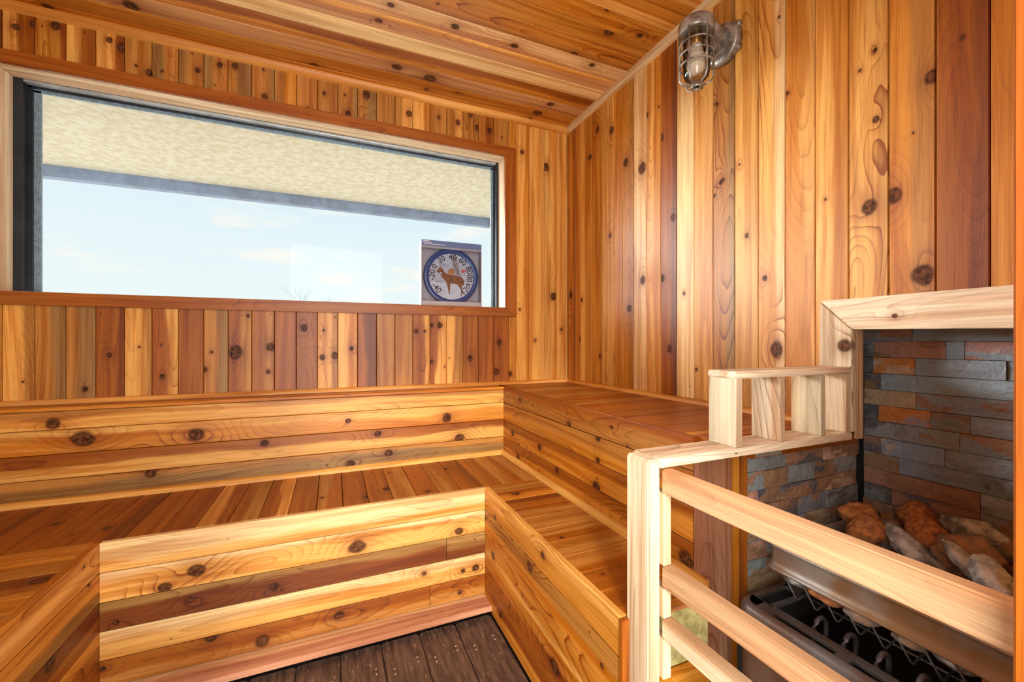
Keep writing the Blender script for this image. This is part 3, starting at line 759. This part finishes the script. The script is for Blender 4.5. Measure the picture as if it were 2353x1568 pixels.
# ---------------------------------------------------------------- heater
HX0, HX1, HY0, HY1, HZ = 0.397, 0.638, 0.016, 0.326, -0.276
heater = thing('sauna_heater', 'long floor-standing steel sauna heater filled with rocks behind the railing', 'heater', P(0.52, 0.16, ZF))
def rounded(x0, x1, y0, y1, r, n=6):
    pts = []
    for cx_, cy_, a0 in ((x1 - r, y1 - r, 0), (x0 + r, y1 - r, 90), (x0 + r, y0 + r, 180), (x1 - r, y0 + r, 270)):
        for k in range(n + 1):
            t = math.radians(a0 + 90 * k / n); pts.append((cx_ + r * math.cos(t), cy_ + r * math.sin(t)))
    return pts
bm = bmesh.new()
outer = rounded(HX0, HX1, HY0, HY1, 0.022)
prof_ = [(0.000, -0.465), (0.000, HZ - 0.010), (0.0015, HZ - 0.004), (0.0045, HZ - 0.0008), (0.008, HZ)]
rings = []
for ins_, zz_ in prof_:
    q = rounded(HX0 + ins_, HX1 - ins_, HY0 + ins_, HY1 - ins_, 0.022 - ins_ * 0.8)
    rings.append([bm.verts.new(P(a, b, zz_)) for a, b in q])
n = len(outer)
for a, b in zip(rings, rings[1:]):
    for i in range(n): bm.faces.new((a[i], a[(i + 1) % n], b[(i + 1) % n], b[i]))
finish('casing', bm, M['castiron'], heater, True)
# top plate: a rim with real slots, cut as a grid of bars
bm = bmesh.new()
tx0, tx1 = HX0 + 0.0015, HX0 + 0.0290
zt0, zt1 = HZ - 0.004, HZ
q = rounded(HX0 + 0.008, HX1 - 0.008, HY0 + 0.008, HY1 - 0.008, 0.0156)
bars = [(HX0 + 0.0065, HX0 + 0.0092, HY0 + 0.02, HY1 - 0.022), (HX0 + 0.0175, HX0 + 0.0262, HY0 + 0.01, HY1 - 0.0285)]
for a, b, c, d in bars: box(bm, a, b, c, d, zt0, zt1, 0.0012)
sl = [(0.304, 0.3005), (0.2965, 0.2870), (0.2300, 0.2185), (0.1900, 0.1770), (0.1240, 0.1120), (0.0600, 0.0480)]
for a, b in sl: box(bm, HX0 + 0.0088, HX0 + 0.0180, b, a, zt0, zt1 - 0.0001, 0.0006)
box(bm, HX0 + 0.0098, HX0 + 0.026, HY0 + 0.008, 0.0, zt0, zt1)
# far-end strip with its own slot
box(bm, HX0 + 0.018, HX1 - 0.01, HY1 - 0.0115, HY1 - 0.0075, zt0, zt1, 0.0008)
box(bm, HX0 + 0.0215, HX1 - 0.01, HY1 - 0.0305, HY1 - 0.0265, zt0, zt1, 0.0008)
for xa in (HX0 + 0.0100, HX0 + 0.072, HX0 + 0.12): box(bm, xa, xa + 0.013, HY1 - 0.030, HY1 - 0.008, zt0, zt1, 0.0006)
fan = [bm.verts.new(P(a, b, HZ)) for a, b in [(HX0 + 0.008, HY1 - 0.022)] + [(HX0 + 0.0236 - 0.0156 * math.cos(math.radians(t)), HY1 - 0.0236 + 0.0156 * math.sin(math.radians(t))) for t in (0, 18, 36, 54, 72, 90)] + [(HX0 + 0.0236, HY1 - 0.022)]]
bm.faces.new(fan)
finish('slotted_top', bm, M['castiron'], heater)
bm = bmesh.new(); box(bm, HX0 + 0.004, HX1 - 0.004, HY0 + 0.004, HY1 - 0.004, -0.46, HZ - 0.05)
finish('inner_well', bm, M['black'], heater)
# legs
for a, b in ((0.41, 0.02), (0.41, 0.30), (0.62, 0.02), (0.62, 0.30)):
    bm = bmesh.new(); box(bm, a - 0.005, a + 0.005, b - 0.005, b + 0.005, ZF, -0.462); finish('leg', bm, M['castiron'], heater)
# rock basket band (front plate with rolled ends)
BX, BY1 = 0.4335, 0.3105
bm = bmesh.new()
def strip(bm, pth, z_lo, z_hi, lean=0.0, th=0.0012):
    A, B = [], []
    for (a, b) in pth: A.append(P(a + lean, b, z_lo)); B.append(P(a, b, z_hi))
    return A, B
pth = [(0.640, BY1 - 0.001), (0.50, BY1), (BX + 0.008, BY1), (BX + 0.002, BY1 - 0.0025), (BX, BY1 - 0.008), (BX, 0.2), (BX, 0.1), (BX, 0.02)]
cols = []
for k, (a, b) in enumerate(pth):
    sag = 0.0
    prof2 = [(0.0022, -0.2185), (0.0, -0.2165), (-0.0012, -0.2178), (-0.0014, -0.2340), (0.0015, -0.2410), (0.0040, -0.2425)]
    # outward direction of the path
    p0 = Vector((*pth[max(0, k - 1)], 0)); p1 = Vector((*pth[min(len(pth) - 1, k + 1)], 0))
    t_ = (p1 - p0).normalized(); nrm = Vector((t_.y, -t_.x, 0))
    cols.append([bm.verts.new(P(a - nrm.x * q[0] if False else a + (-nrm.x) * (-q[0]) , b + nrm.y * q[0], q[1])) for q in prof2])
for a, b in zip(cols, cols[1:]):
    for j in range(len(a) - 1): bm.faces.new((a[j], a[j + 1], b[j + 1], b[j]))
ob = finish('basket_band', bm, M['bandsteel'], heater, True)
sm = ob.modifiers.new('thickness', 'SOLIDIFY'); sm.thickness = 0.0025; sm.offset = 0
def tube(bm, pts, r, seg=6, closed=False):
    pts = [Vector(p) for p in pts]; rings = []
    up_ = Vector((0.13, 0.21, 0.97))
    for i, p in enumerate(pts):
        a = pts[i - 1] if (i or closed) else p; b = pts[(i + 1) % len(pts)] if (i < len(pts) - 1 or closed) else p
        t_ = (b - a).normalized()
        u_ = t_.cross(up_ if abs(t_.dot(up_)) < 0.95 else Vector((1, 0, 0))).normalized(); v_ = t_.cross(u_)
        rings.append([bm.verts.new(p + (u_ * math.cos(q) + v_ * math.sin(q)) * r) for q in [2 * math.pi * k / seg for k in range(seg)]])
    pr = list(zip(rings, rings[1:])) + ([(rings[-1], rings[0])] if closed else [])
    for a, b in pr:
        for k in range(seg): bm.faces.new((a[k], a[(k + 1) % seg], b[(k + 1) % seg], b[k]))
    if not closed: bm.faces.new(rings[0][::-1]); bm.faces.new(rings[-1])
y = 0.300
while y > 0.04:
    bm = bmesh.new()
    tube(bm, [P(BX + 0.002, y, -0.236), P(BX + 0.006, y - 0.0155, -0.2655), P(BX + 0.0075, y - 0.0165, -0.2668), P(BX + 0.020, y - 0.0165, -0.2640), P(BX + 0.19, y - 0.0165, -0.2640)], 0.0021)
    finish('basket_rod', bm, M['wire'], heater, True); y -= 0.0188
bm = bmesh.new(); tube(bm, [P(BX + 0.020, 0.29, -0.2667), P(BX + 0.020, 0.02, -0.2667)], 0.0022); finish('basket_rod', bm, M['wire'], heater, True)
# heating elements: hairpin loops standing in the well
for yk in (0.275, 0.2480, 0.2215, 0.1930, 0.166, 0.139, 0.112):
    bm = bmesh.new()
    pts = [P(0.450, yk, -0.325)] + [P(0.4600 - 0.0100 * math.cos(t), yk - 0.002, -0.2960 + 0.0115 * math.sin(t)) for t in [math.pi * k / 8 for k in range(9)]] + [P(0.470, yk, -0.325)]
    tube(bm, pts, 0.0050, 8); finish('heating_element', bm, M['element'], heater, True)

def rock(name, m_, c, size, seed, rough, angular, label=None, group=None, rot=(0, 0, 0)):
    bm = bmesh.new(); bmesh.ops.create_icosphere(bm, subdivisions=4 if label else 3, radius=1.0)
    for v in bm.verts:
        n_ = v.co.normalized(); q = n_ * 1.1 + Vector((seed * 3.1, seed, 0))
        f = 1 + rough * noise.noise(q) + rough * 0.4 * noise.noise(q * 2.6)
        if angular:
            cell = noise.cell_vector(n_ * 1.7 + Vector((seed, 0, 0)))
            f *= 1 - 0.10 * abs(cell.x)
            for pn in ((0.8, 0.3, 0.5), (-0.5, 0.7, 0.5), (0.1, -0.6, 0.8), (-0.9, -0.2, 0.3), (0.3, 0.2, -0.9), (-0.2, 0.1, 0.97)):
                pn = Vector(pn).normalized() + Vector((noise.noise(Vector((seed, 1, pn[0]))), noise.noise(Vector((seed, 2, pn[1]))), 0)) * 0.5
                dd = n_.dot(pn.normalized()) * f
                if dd > 0.72: f *= 0.72 / dd
        else: f += 0.035 * noise.noise(n_ * 9 + Vector((seed, 0, 0)))
        v.co = Vector((n_.x * size[0], n_.y * size[1], n_.z * size[2])) * f
    R_ = Matrix.Rotation(rot[2], 4, 'Z') @ Matrix.Rotation(rot[1], 4, 'Y') @ Matrix.Rotation(rot[0], 4, 'X')
    bmesh.ops.transform(bm, matrix=R_, verts=bm.verts)
    o = finish(name, bm, M[m_], None, True, loc=c)
    if label: tag(o, label, 'rock', group)
    return o
def on_plane(u, v, z):
    d = ray(u, v); t = z / d.z; return P(d.x * t, d.y * t, z)
RK = [ # u, v, z centre, radius px (x,y,z scale), material, label, rot
    (1976, 1190, -0.214, (48, 34, 30), 'lava', 'porous orange rock at the far left of the heap, behind another', 0, 0.2),
    (1990, 1220, -0.216, (40, 30, 36), 'lava', 'rounded porous orange rock standing at the left front of the rock heap', 0, 0.3),
    (2112, 1186, -0.210, (50, 30, 30), 'lava', 'orange porous rock leaning on the slate wall, mostly hidden', 0, 0.2),
    (2126, 1232, -0.212, (46, 34, 38), 'lava', 'largest rounded orange porous rock in the middle of the heap', 0, 1.2),
    (2052, 1214, -0.226, (26, 24, 20), 'rockbrown', 'small brown rock wedged between the two pairs of orange rocks', 1, 0.5),
    (2098, 1268, -0.224, (34, 84, 28), 'rockgrey', 'long dark grey rock lying slanted below the orange rocks', 1, 0.25),
    (2248, 1222, -0.205, (66, 34, 26), 'rockgrey', 'pale grey rock with white streaks behind the brown-topped one', 1, -0.9),
    (2234, 1266, -0.204, (62, 44, 36), 'rockbrown', 'big brown-topped grey rock at the right of the heap', 1, -0.5),
    (2218, 1294, -0.207, (24, 52, 22), 'rockgrey', 'narrow pointed pale rock pointing up and left', 1, 0.45),
    (2296, 1345, -0.205, (48, 66, 34), 'rockgrey', 'smooth grey rock with a white patch nearest the door jamb', 1, 0.2),
    (2030, 1236, -0.232, (30, 28, 24), 'rockbrown', 'low brown rock beside the long dark grey rock', 1, 0.9),
    (2180, 1290, -0.226, (30, 40, 30), 'rockbrown', 'rusty brown rock under the pointed pale rock', 1, 0.9),
    (2330, 1262, -0.215, (40, 36, 40), 'rockbrown', 'dark rock at the right edge behind the jamb', 1, 0.1)]
for i, (u, v, zc, rr, mm, lb, ang, rz) in enumerate(RK):
    d = ray(u, v); t = zc / d.z; k = t / 966.0 * S
    o = rock('sauna_rock', mm, on_plane(u, v, zc), (rr[0] * k, rr[1] * k, rr[2] * k), 3.7 * i + 1, 0.28, ang, lb, 'rocks on the heater', (0.1 * i, 0.15, -TH + rz))
# bed of smaller rocks that fills the basket
k = 0
for ix in (0, 1, 2, 4):
    for iy in range(8):
        x = 0.4505 + ix * 0.034 + random.uniform(-.006, .006); y = 0.292 - iy * 0.032 + random.uniform(-.006, .006)
        if x > 0.634: continue
        r_ = random.uniform(0.030, 0.040)
        mk = random.choice(['rockbrown', 'rockbrown', 'rockgrey', 'lava'])
        o = rock('sauna_rock', mk, P(x, y, -0.2500 + random.uniform(-.003, .004)), (r_, r_ * random.uniform(.8, 1.2), r_ * 0.62), k * 1.3, 0.25, 1, None, None, (0, 0, random.uniform(0, 3)))
        tag(o, {'rockbrown': 'small dull brown', 'rockgrey': 'small pale grey', 'lava': 'small orange'}[mk] + ' rock low in the heater basket against its steel rods', 'rock', {'rockbrown': 'brown', 'rockgrey': 'grey', 'lava': 'orange'}[mk] + ' rocks low in the heater basket'); o.name = 'sauna_rock'; k += 1

# ---------------------------------------------------------------- caged wall lamp
lx, ly = 0.5285, 0.497
lamp = thing('wall_lamp', 'grey metal caged wall lamp with clear jar and bulb, high on the right wall', 'lamp', P(X1 - 0.001, ly, 0.485))
def lathe(bm, prof, c, seg=28, ax='z'):
    rings = []
    for r, h in prof:
        ring = []
        for k in range(seg):
            a = 2 * math.pi * k / seg
            v = Vector((r * math.cos(a), r * math.sin(a), h)) if ax == 'z' else Vector((-h, r * math.cos(a), r * math.sin(a)))
            ring.append(bm.verts.new(c + v))
        rings.append(ring)
    for a, b in zip(rings, rings[1:]):
        for k in range(seg): bm.faces.new((a[k], a[(k + 1) % seg], b[(k + 1) % seg], b[k]))
    if prof[0][0] > 1e-4: bm.faces.new(rings[0])
    if prof[-1][0] > 1e-4: bm.faces.new(rings[-1][::-1])
# wall box: drum on the wall, tapering outwards
bm = bmesh.new(); lathe(bm, [(0.070, 0.0005), (0.070, 0.022), (0.066, 0.028), (0.052, 0.030), (0.030, 0.034)], P(X1, ly, 0.484), 32, 'x')
finish('wall_box', bm, M['lampmetal'], lamp, True)
for a in (35, 145, 215, 325):
    bm = bmesh.new(); c = P(X1, ly, 0.484) + Vector((0, 0.069 * math.cos(math.radians(a)), 0.069 * math.sin(math.radians(a))))
    lathe(bm, [(0.012, 0.0005), (0.012, 0.014), (0.009, 0.016)], c, 12, 'x'); finish('screw_lug', bm, M['lampmetal'], lamp, True)
# arm: sloping hood from the box to the head
bm = bmesh.new(); secs = []
for t_, wy, z0_, z1_ in ((0.0, 0.046, 0.468, 0.504), (0.35, 0.040, 0.480, 0.5055), (0.7, 0.046, 0.490, 0.5055), (1.0, 0.052, 0.496, 0.5045)):
    x_ = X1 - 0.012 - t_ * (X1 - 0.012 - lx)
    sq = []
    for k in range(12):
        a = 2 * math.pi * k / 12
        zc_, hz_ = (z0_ + z1_) / 2, (z1_ - z0_) / 2
        sq.append(bm.verts.new(P(x_, ly, zc_ + hz_ * math.sin(a)) + Vector((0, wy * math.cos(a), 0))))
    secs.append(sq)
for a, b in zip(secs, secs[1:]):
    for k in range(12): bm.faces.new((a[k], a[(k + 1) % 12], b[(k + 1) % 12], b[k]))
bm.faces.new(secs[0][::-1]); bm.faces.new(secs[-1])
finish('arm', bm, M['lampmetal'], lamp, True)
hc = P(lx, ly, 0)
def Z(z): return z * S
bm = bmesh.new(); lathe(bm, [(0.0, Z(0.5060)), (0.040, Z(0.5055)), (0.0570, Z(0.5025)), (0.0600, Z(0.4985)), (0.0575, Z(0.4955)), (0.0585, Z(0.4945)), (0.0580, Z(0.4860)), (0.0555, Z(0.4845)), (0.050, Z(0.4845))], hc)
finish('head', bm, M['lampmetal'], lamp, True)
bm = bmesh.new(); lathe(bm, [(0.044, Z(0.486)), (0.045, Z(0.47)), (0.0445, Z(0.428)), (0.040, Z(0.417)), (0.026, Z(0.411)), (0.0, Z(0.409))], hc)
finish('glass_jar', bm, M['jar'], lamp, True)
bm = bmesh.new(); lathe(bm, [(0.018, Z(0.492)), (0.018, Z(0.470)), (0.014, Z(0.468))], hc, 20); finish('socket', bm, M['brass'], lamp, True)
bm = bmesh.new(); lathe(bm, [(0.0155, Z(0.471)), (0.018, Z(0.463)), (0.0255, Z(0.452)), (0.0310, Z(0.442)), (0.0305, Z(0.432)), (0.022, Z(0.4245)), (0.0, Z(0.4215))], hc, 24)
finish('bulb', bm, M['bulb'], lamp, True)
cage = bpy.data.objects.new('cage', None); cage.location = hc; COL.objects.link(cage); attach(cage, lamp)
def circ(z, r, n_=32): return [hc + Vector((r * math.cos(2 * math.pi * k / n_), r * math.sin(2 * math.pi * k / n_), Z(z))) for k in range(n_)]
for z_ in (0.468, 0.4515, 0.435):
    bm = bmesh.new(); tube(bm, circ(z_, 0.0535), 0.0032, 6, True); finish('ring', bm, M['lampmetal'], cage, True)
bm = bmesh.new(); lathe(bm, [(0.0175, Z(0.4035)), (0.0200, Z(0.402)), (0.018, Z(0.3990)), (0.012, Z(0.4000)), (0.009, Z(0.4025)), (0.012, Z(0.4035))], hc, 24); finish('end_ring', bm, M['lampmetal'], cage, True)
for k in range(6):
    a = math.radians(20 + 60 * k); dv = Vector((math.cos(a), math.sin(a), 0))
    bm = bmesh.new(); tube(bm, [hc + dv * 0.0555 + Vector((0, 0, Z(0.488))), hc + dv * 0.0555 + Vector((0, 0, Z(0.45))), hc + dv * 0.0545 + Vector((0, 0, Z(0.415))), hc + dv * 0.046 + Vector((0, 0, Z(0.4075))), hc + dv * 0.016 + Vector((0, 0, Z(0.4025)))], 0.0033)
    finish('cage_bar', bm, M['lampmetal'], cage, True)

# ---------------------------------------------------------------- boxed deer thermometer on the window sill
tb = thing('boxed_thermometer', 'round deer picture dial thermometer in its open-front box on the window sill', 'thermometer', P(0.268, 1.012, 0.0861))
bx0, bx1, bz0, bz1 = 0.1926, 0.3436, 0.0863, 0.2420
def card(name, m_, x0, x1, y0, y1, z0, z1, b=0.0004): return mbox(name, m_, tb, x0, x1, y0, y1, z0, z1, b)
yb0, yb1 = 1.0015, 1.026
card('back_card', M['cardwhite'], bx0, bx1, yb1 - .001, yb1, bz0, bz1)
card('side_flap', M['cardwhite'], bx0, bx0 + .0012, yb0, yb1 - .001, bz0, bz1 - .014)
card('side_flap', M['cardwhite'], bx1 - .0012, bx1, yb0, yb1 - .001, bz0, bz1 - .014)
card('bottom_flap', M['cardwhite'], bx0, bx1, yb0, yb1 - .001, bz0, bz0 + .010)
hd = card('header_card', M['cardblue'], bx0 + .0002, bx1 - .0002, yb0, yb1 - .001, bz1 - .0135, bz1)
card('front_lip', M['cardwhite'], bx0 + .0012, bx1 - .0012, yb0 + .0004, yb0 + .001, bz1 - .019, bz1 - .0138)
for r_i, (x0_, ww_) in enumerate(((.004, .016), (.004, .018), (.006, .052))):
    bm = bmesh.new(); q = x0_
    while q < x0_ + ww_:
        l_ = random.uniform(.0010, .0022); box(bm, bx0 + q, bx0 + q + l_, yb0 - .00015, yb0 - .00005, bz1 - .0032 - r_i * .0036, bz1 - .0016 - r_i * .0036); q += l_ + random.uniform(.0004, .0012)
    o = finish('fine_print', bm, M['print_white'], tb); o['kind'] = 'stuff'
dcx, dcz = (bx0 + bx1) / 2 - .0005, bz0 + .0715
RX = 0.0660     # outer ring radius in units
yd = yb0 + .006
def disc(name, m_, r0, r1, y0, y1, seg=64, rr=None):
    bm = bmesh.new(); c = P(dcx, 0, dcz)
    prof = [(r1 * S, y0 * S + 0.002), (r1 * S - 0.002, y0 * S), (max(r0 * S, 0.0001), y0 * S)] if r0 == 0 else [(r1 * S, y1 * S), (r1 * S, y0 * S + .003), (r1 * S - .003, y0 * S), (r0 * S + .002, y0 * S), (r0 * S, y0 * S + .003), (r0 * S, y1 * S)]
    rings = []
    for r, yy_ in prof: rings.append([bm.verts.new(Vector((c.x + r * math.cos(2 * math.pi * k / seg), yy_, c.z + r * math.sin(2 * math.pi * k / seg)))) for k in range(seg)])
    for a, b in zip(rings, rings[1:]):
        for k in range(seg): bm.faces.new((a[k], a[(k + 1) % seg], b[(k + 1) % seg], b[k]))
    if r0 == 0: bm.faces.new(rings[-1])
    return finish(name, bm, m_, tb, True)
disc('dial_ring', M['dialblue'], 0.0562, RX + 0.002, yd - .003, yd + .006)
bm = bmesh.new(); pts = [(math.cos(2 * math.pi * k / 64) * .0575, math.sin(2 * math.pi * k / 64) * .0575) for k in range(64)]
f_ = bm.faces.new([bm.verts.new(P(dcx + a * .98, yd, dcz + b * .98)) for a, b in pts]); dial = finish('dial_face', bm, M['print_grey'], tb)
def dial_poly(name, m_, lst, lay, parent=None):
    """lst in picture coordinates: centre (683, 805), radius 425 x 405"""
    bm = bmesh.new()
    vs = [bm.verts.new(P(dcx + (a - 683) / 425 * .0572, yd - .0002 - lay * .00012, dcz - (b - 805) / 405 * .0572)) for a, b in lst]
    for tri in tessellate_polygon([[Vector((a, b, 0)) for a, b in lst]]): bm.faces.new([vs[k_] for k_ in tri])
    return finish(name, bm, m_, parent or dial)
sn = [(683 + 418 * math.cos(math.radians(a)), 805 + 398 * math.sin(math.radians(a))) for a in range(12, 170, 8)]
dial_poly('snow_print', M['print_snow'], [(683 + 418, 880), *sn, (300, 900), (500, 930), (640, 900), (900, 890)], 1)
dial_poly('trunk_print', M['print_trunk'], [(690, 500), (745, 440), (785, 470), (800, 600), (845, 730), (870, 790), (770, 770), (735, 690), (705, 600)], 2)
dial_poly('bush_print', M['print_rust'], [(600, 740), (625, 690), (660, 665), (700, 655), (735, 690), (745, 750), (700, 770), (640, 765)], 2)
dial_poly('twig_print', M['print_red'], [(860, 690), (900, 665), (930, 680), (960, 670), (955, 700), (920, 720), (890, 730), (870, 715)], 2)
deer = dial_poly('deer_print', M['print_deer'], [(400, 722), (440, 690), (455, 655), (475, 648), (515, 672), (545, 718), (585, 758), (650, 768), (760, 782), (840, 792), (895, 822), (922, 870), (924, 930), (908, 965), (892, 930), (880, 965), (885, 1020), (925, 1095), (900, 1090), (858, 1035), (835, 985), (790, 935), (740, 920), (690, 928), (662, 925), (658, 990), (652, 1110), (636, 1110), (615, 1010), (595, 920), (560, 880), (525, 845), (490, 800), (475, 768), (450, 748), (415, 738)], 3)
dial_poly('leg_print', M['print_deer'], [(868, 1040), (856, 1140), (870, 1142), (892, 1062)], 3)
dial_poly('throat_print', M['print_white'], [(470, 745), (500, 740), (498, 762), (480, 770)], 4)
def line_px(name, m_, pts, w_, lay):
    bm = bmesh.new()
    q = [P(dcx + (a - 683) / 425 * .0572, yd - .0002 - lay * .00012, dcz - (b - 805) / 405 * .0572) for a, b in pts]
    tube(bm, q, w_, 5); return finish(name, bm, m_, dial)
for pts in ([(485, 652), (470, 610), (440, 640)], [(470, 615), (500, 570)], [(510, 668), (545, 640), (540, 580)], [(545, 640), (570, 610)], [(480, 635), (505, 600)]):
    line_px('antler_print', M['print_black'], pts, 0.0006, 4)
for pts in ([(410, 905), (520, 885)], [(440, 1000), (545, 1060)], [(470, 980), (500, 1100)], [(410, 950), (450, 1010)], [(480, 1040), (520, 1040)]):
    line_px('branch_print', M['print_black'], pts, 0.0009, 4)
for pts in ([(800, 560), (900, 760)], [(850, 600), (930, 760)], [(880, 580), (980, 740)], [(560, 560), (690, 700)]):
    line_px('branch_print', M['print_trunk'], pts, 0.0004, 2)
dg = bpy.context.evaluated_depsgraph_get()
def number(txt, ang, flip, sz=.0195):
    cu = bpy.data.curves.new('number', 'FONT'); cu.body = txt; cu.align_x = 'CENTER'; cu.align_y = 'CENTER'; cu.size = sz * S; cu.offset = 0.0003; cu.extrude = 0.0001
    to = bpy.data.objects.new('number', cu); COL.objects.link(to)
    bpy.context.view_layer.update()
    me = bpy.data.meshes.new_from_object(to.evaluated_get(bpy.context.evaluated_depsgraph_get()))
    COL.objects.unlink(to); bpy.data.objects.remove(to)
    me.materials.clear(); me.materials.append(M['print_black'])
    a = math.radians(ang); r = .0475
    o = bpy.data.objects.new('number', me)
    o.location = P(dcx + r * math.sin(a), yd - .0008, dcz + r * math.cos(a))
    o.rotation_euler = (math.radians(90), a + (math.pi if flip else 0), 0)
    COL.objects.link(o); attach(o, dial)
for txt, ang, fl_ in (('-40', -128, True), ('-20', -88, False), ('0', -62, False), ('20', -32, False), ('40', 4, False), ('60', 36, False), ('80', 68, False), ('100', 98, True), ('120', 130, True)):
    number(txt, ang, fl_)
bm = bmesh.new(); box(bm, bx0 + .0012, bx1 - .0012, yb0 + .0001, yb0 + .0002, bz0 + .010, bz1 - .0138)
finish('clear_window', bm, M['film'], tb)

# ---------------------------------------------------------------- bare tree far outside
tree = thing('bare_tree', 'faint pale bare tree top far beyond the window', 'tree', P(-0.35, 9.0, ZF - 0.25))
def branch(bm, p, d, ln, r, depth):
    q = p + d * ln; tube(bm, [p, (p + q) / 2 + Vector((random.uniform(-.03, .03) * ln, 0, 0)), q], r, 4)
    if depth == 0: return
    for k in range(3 if depth > 1 else 4):
        a = random.uniform(-0.8, 0.8); b = random.uniform(-0.8, 0.8)
        nd = (d + Vector((math.sin(a), math.sin(b), 0.15))).normalized()
        branch(bm, p + d * ln * random.uniform(0.5, 1.0), nd, ln * random.uniform(0.55, 0.75), r * 0.55, depth - 1)
bm = bmesh.new(); branch(bm, P(-0.35, 9.0, ZF - 0.25), Vector((0, 0, 1)), 1.9, 0.05, 5)
finish('branches', bm, M['twig'], tree)

# ---------------------------------------------------------------- knots where the photograph shows them
knots_at('wb', [(35, 62, 8), (76, 55, 6), (128, 60, 9), (250, 92, 7), (283, 110, 11), (455, 162, 6), (505, 150, 6), (540, 152, 7), (607, 222, 6), (745, 215, 4), (800, 262, 8), (843, 218, 8), (940, 262, 7), (1008, 270, 4),
    (1052, 282, 6), (1082, 265, 5), (1098, 295, 8), (1125, 300, 7), (344, 168, 8),
    (252, 817, 7), (196, 895, 6), (541, 811, 15), (622, 798, 10), (617, 855, 5), (374, 866, 6), (470, 850, 6), (570, 726, 4), (700, 754, 8), (770, 818, 8), (741, 822, 7), (744, 760, 4), (808, 802, 6), (956, 762, 7), (1011, 748, 8), (976, 762, 3),
    (992, 748, 5), (992, 832, 4), (1081, 824, 6), (1147, 788, 6), (1139, 855, 7), (1172, 860, 7), (1194, 712, 3), (1272, 682, 8), (1290, 758, 4), (1231, 782, 3), (1255, 385, 8), (1200, 350, 5)])
knots_at('wr', [(1373, 298, 8), (1406, 300, 7), (1438, 374, 9), (1475, 388, 13), (1356, 362, 6), (1312, 678, 8), (1336, 690, 5), (1402, 542, 6), (1520, 318, 7), (1546, 500, 9), (1477, 645, 9), (1522, 640, 8), (1446, 710, 8), (1539, 802, 9),
    (1572, 675, 4), (1600, 850, 4), (1716, 542, 5), (1757, 640, 8), (1783, 804, 14), (1993, 478, 17), (2055, 450, 18), (2143, 176, 17), (2010, 116, 5), (1976, 163, 5), (2013, 275, 6), (2120, 632, 20), (1960, 165, 5), (1487, 265, 5),
    (1648, 240, 5), (1656, 420, 7), (1661, 415, 6), (1642, 450, 5), (1810, 215, 5), (1378, 820, 5), (1334, 780, 5)])
knots_at('ceil', [(110, 16, 12), (300, 12, 16), (722, 150, 10), (912, 155, 12), (988, 180, 18), (898, 12, 8), (1046, 62, 9), (870, 48, 7), (1182, 105, 9), (1318, 125, 7), (1360, 150, 7), (1388, 168, 8), (1235, 260, 9), (1265, 240, 7), (1326, 252, 9), (1218, 272, 5),
    (980, 206, 6), (1052, 214, 4), (1395, 24, 5), (1470, 82, 7), (1400, 75, 10), (650, 85, 7), (1310, 270, 6), (1206, 248, 4)])
knots_at('back', [(122, 976, 13), (192, 1010, 19), (451, 1000, 17), (608, 1020, 9), (346, 1088, 10), (1027, 960, 12), (1056, 1006, 10), (868, 997, 7), (806, 1066, 9), (893, 1042, 9), (800, 968, 6)])
knots_at('uris', [(1105, 965, 6), (1195, 920, 7), (1307, 976, 7), (1240, 1028, 8), (1374, 1008, 9), (1370, 1118, 12), (1280, 1082, 8), (1442, 1030, 6), (1178, 995, 7), (1374, 1058, 8), (1190, 1052, 8), (1575, 1290, 22), (1600, 1215, 6)])
knots_at('wris', [(452, 1312, 15), (822, 1256, 18), (378, 1352, 12), (630, 1351, 11), (1055, 1221, 9), (1093, 1305, 9), (1064, 1312, 6), (603, 1474, 14), (484, 1468, 12), (780, 1415, 11), (1057, 1362, 5), (975, 1319, 6), (267, 1432, 6), (235, 1538, 8), (438, 1380, 7)])
knots_at('rris', [(1137, 1190, 7), (1247, 1275, 11), (1217, 1302, 14), (1133, 1280, 9), (1150, 1415, 8), (1275, 1535, 22), (1115, 1190, 5)])
knots_at('lris', [(115, 1530, 20), (205, 1345, 6)])
knots_at('wseat', [(843, 1143, 9), (888, 1125, 8), (1023, 1078, 7), (983, 1130, 6), (245, 1215, 9), (740, 1145, 6), (130, 1205, 9)])
knots_at('rseat', [(1185, 1136, 9), (1290, 1236, 5), (1385, 1320, 5)])
knots_at('lseat', [(90, 1336, 16)])
for (pl, o, L, W, N, c, ln, wd) in PL:          # a few smaller ones elsewhere
    if o['nk'] < 4 and random.random() < 0.45:
        add_knot(o, random.uniform(-.45, .45) * ln, random.uniform(-.4, .4) * wd, random.uniform(0.002, 0.006))
# alcove frame knots: (local x, y, radius in metres)
def knot_on(o, u, v, rp, X):
    d = ray(u, v); t = X / d.x; wp = P(d.x * t, d.y * t, d.z * t)
    lp = o.rotation_euler.to_matrix().transposed() @ (wp - world_of(o))
    add_knot(o, lp.x, lp.y, rp * t * S / 966.0)
knot_on(t5, 1941, 795, 14, XF)
knot_on(t4, 2056, 727, 7, XF)
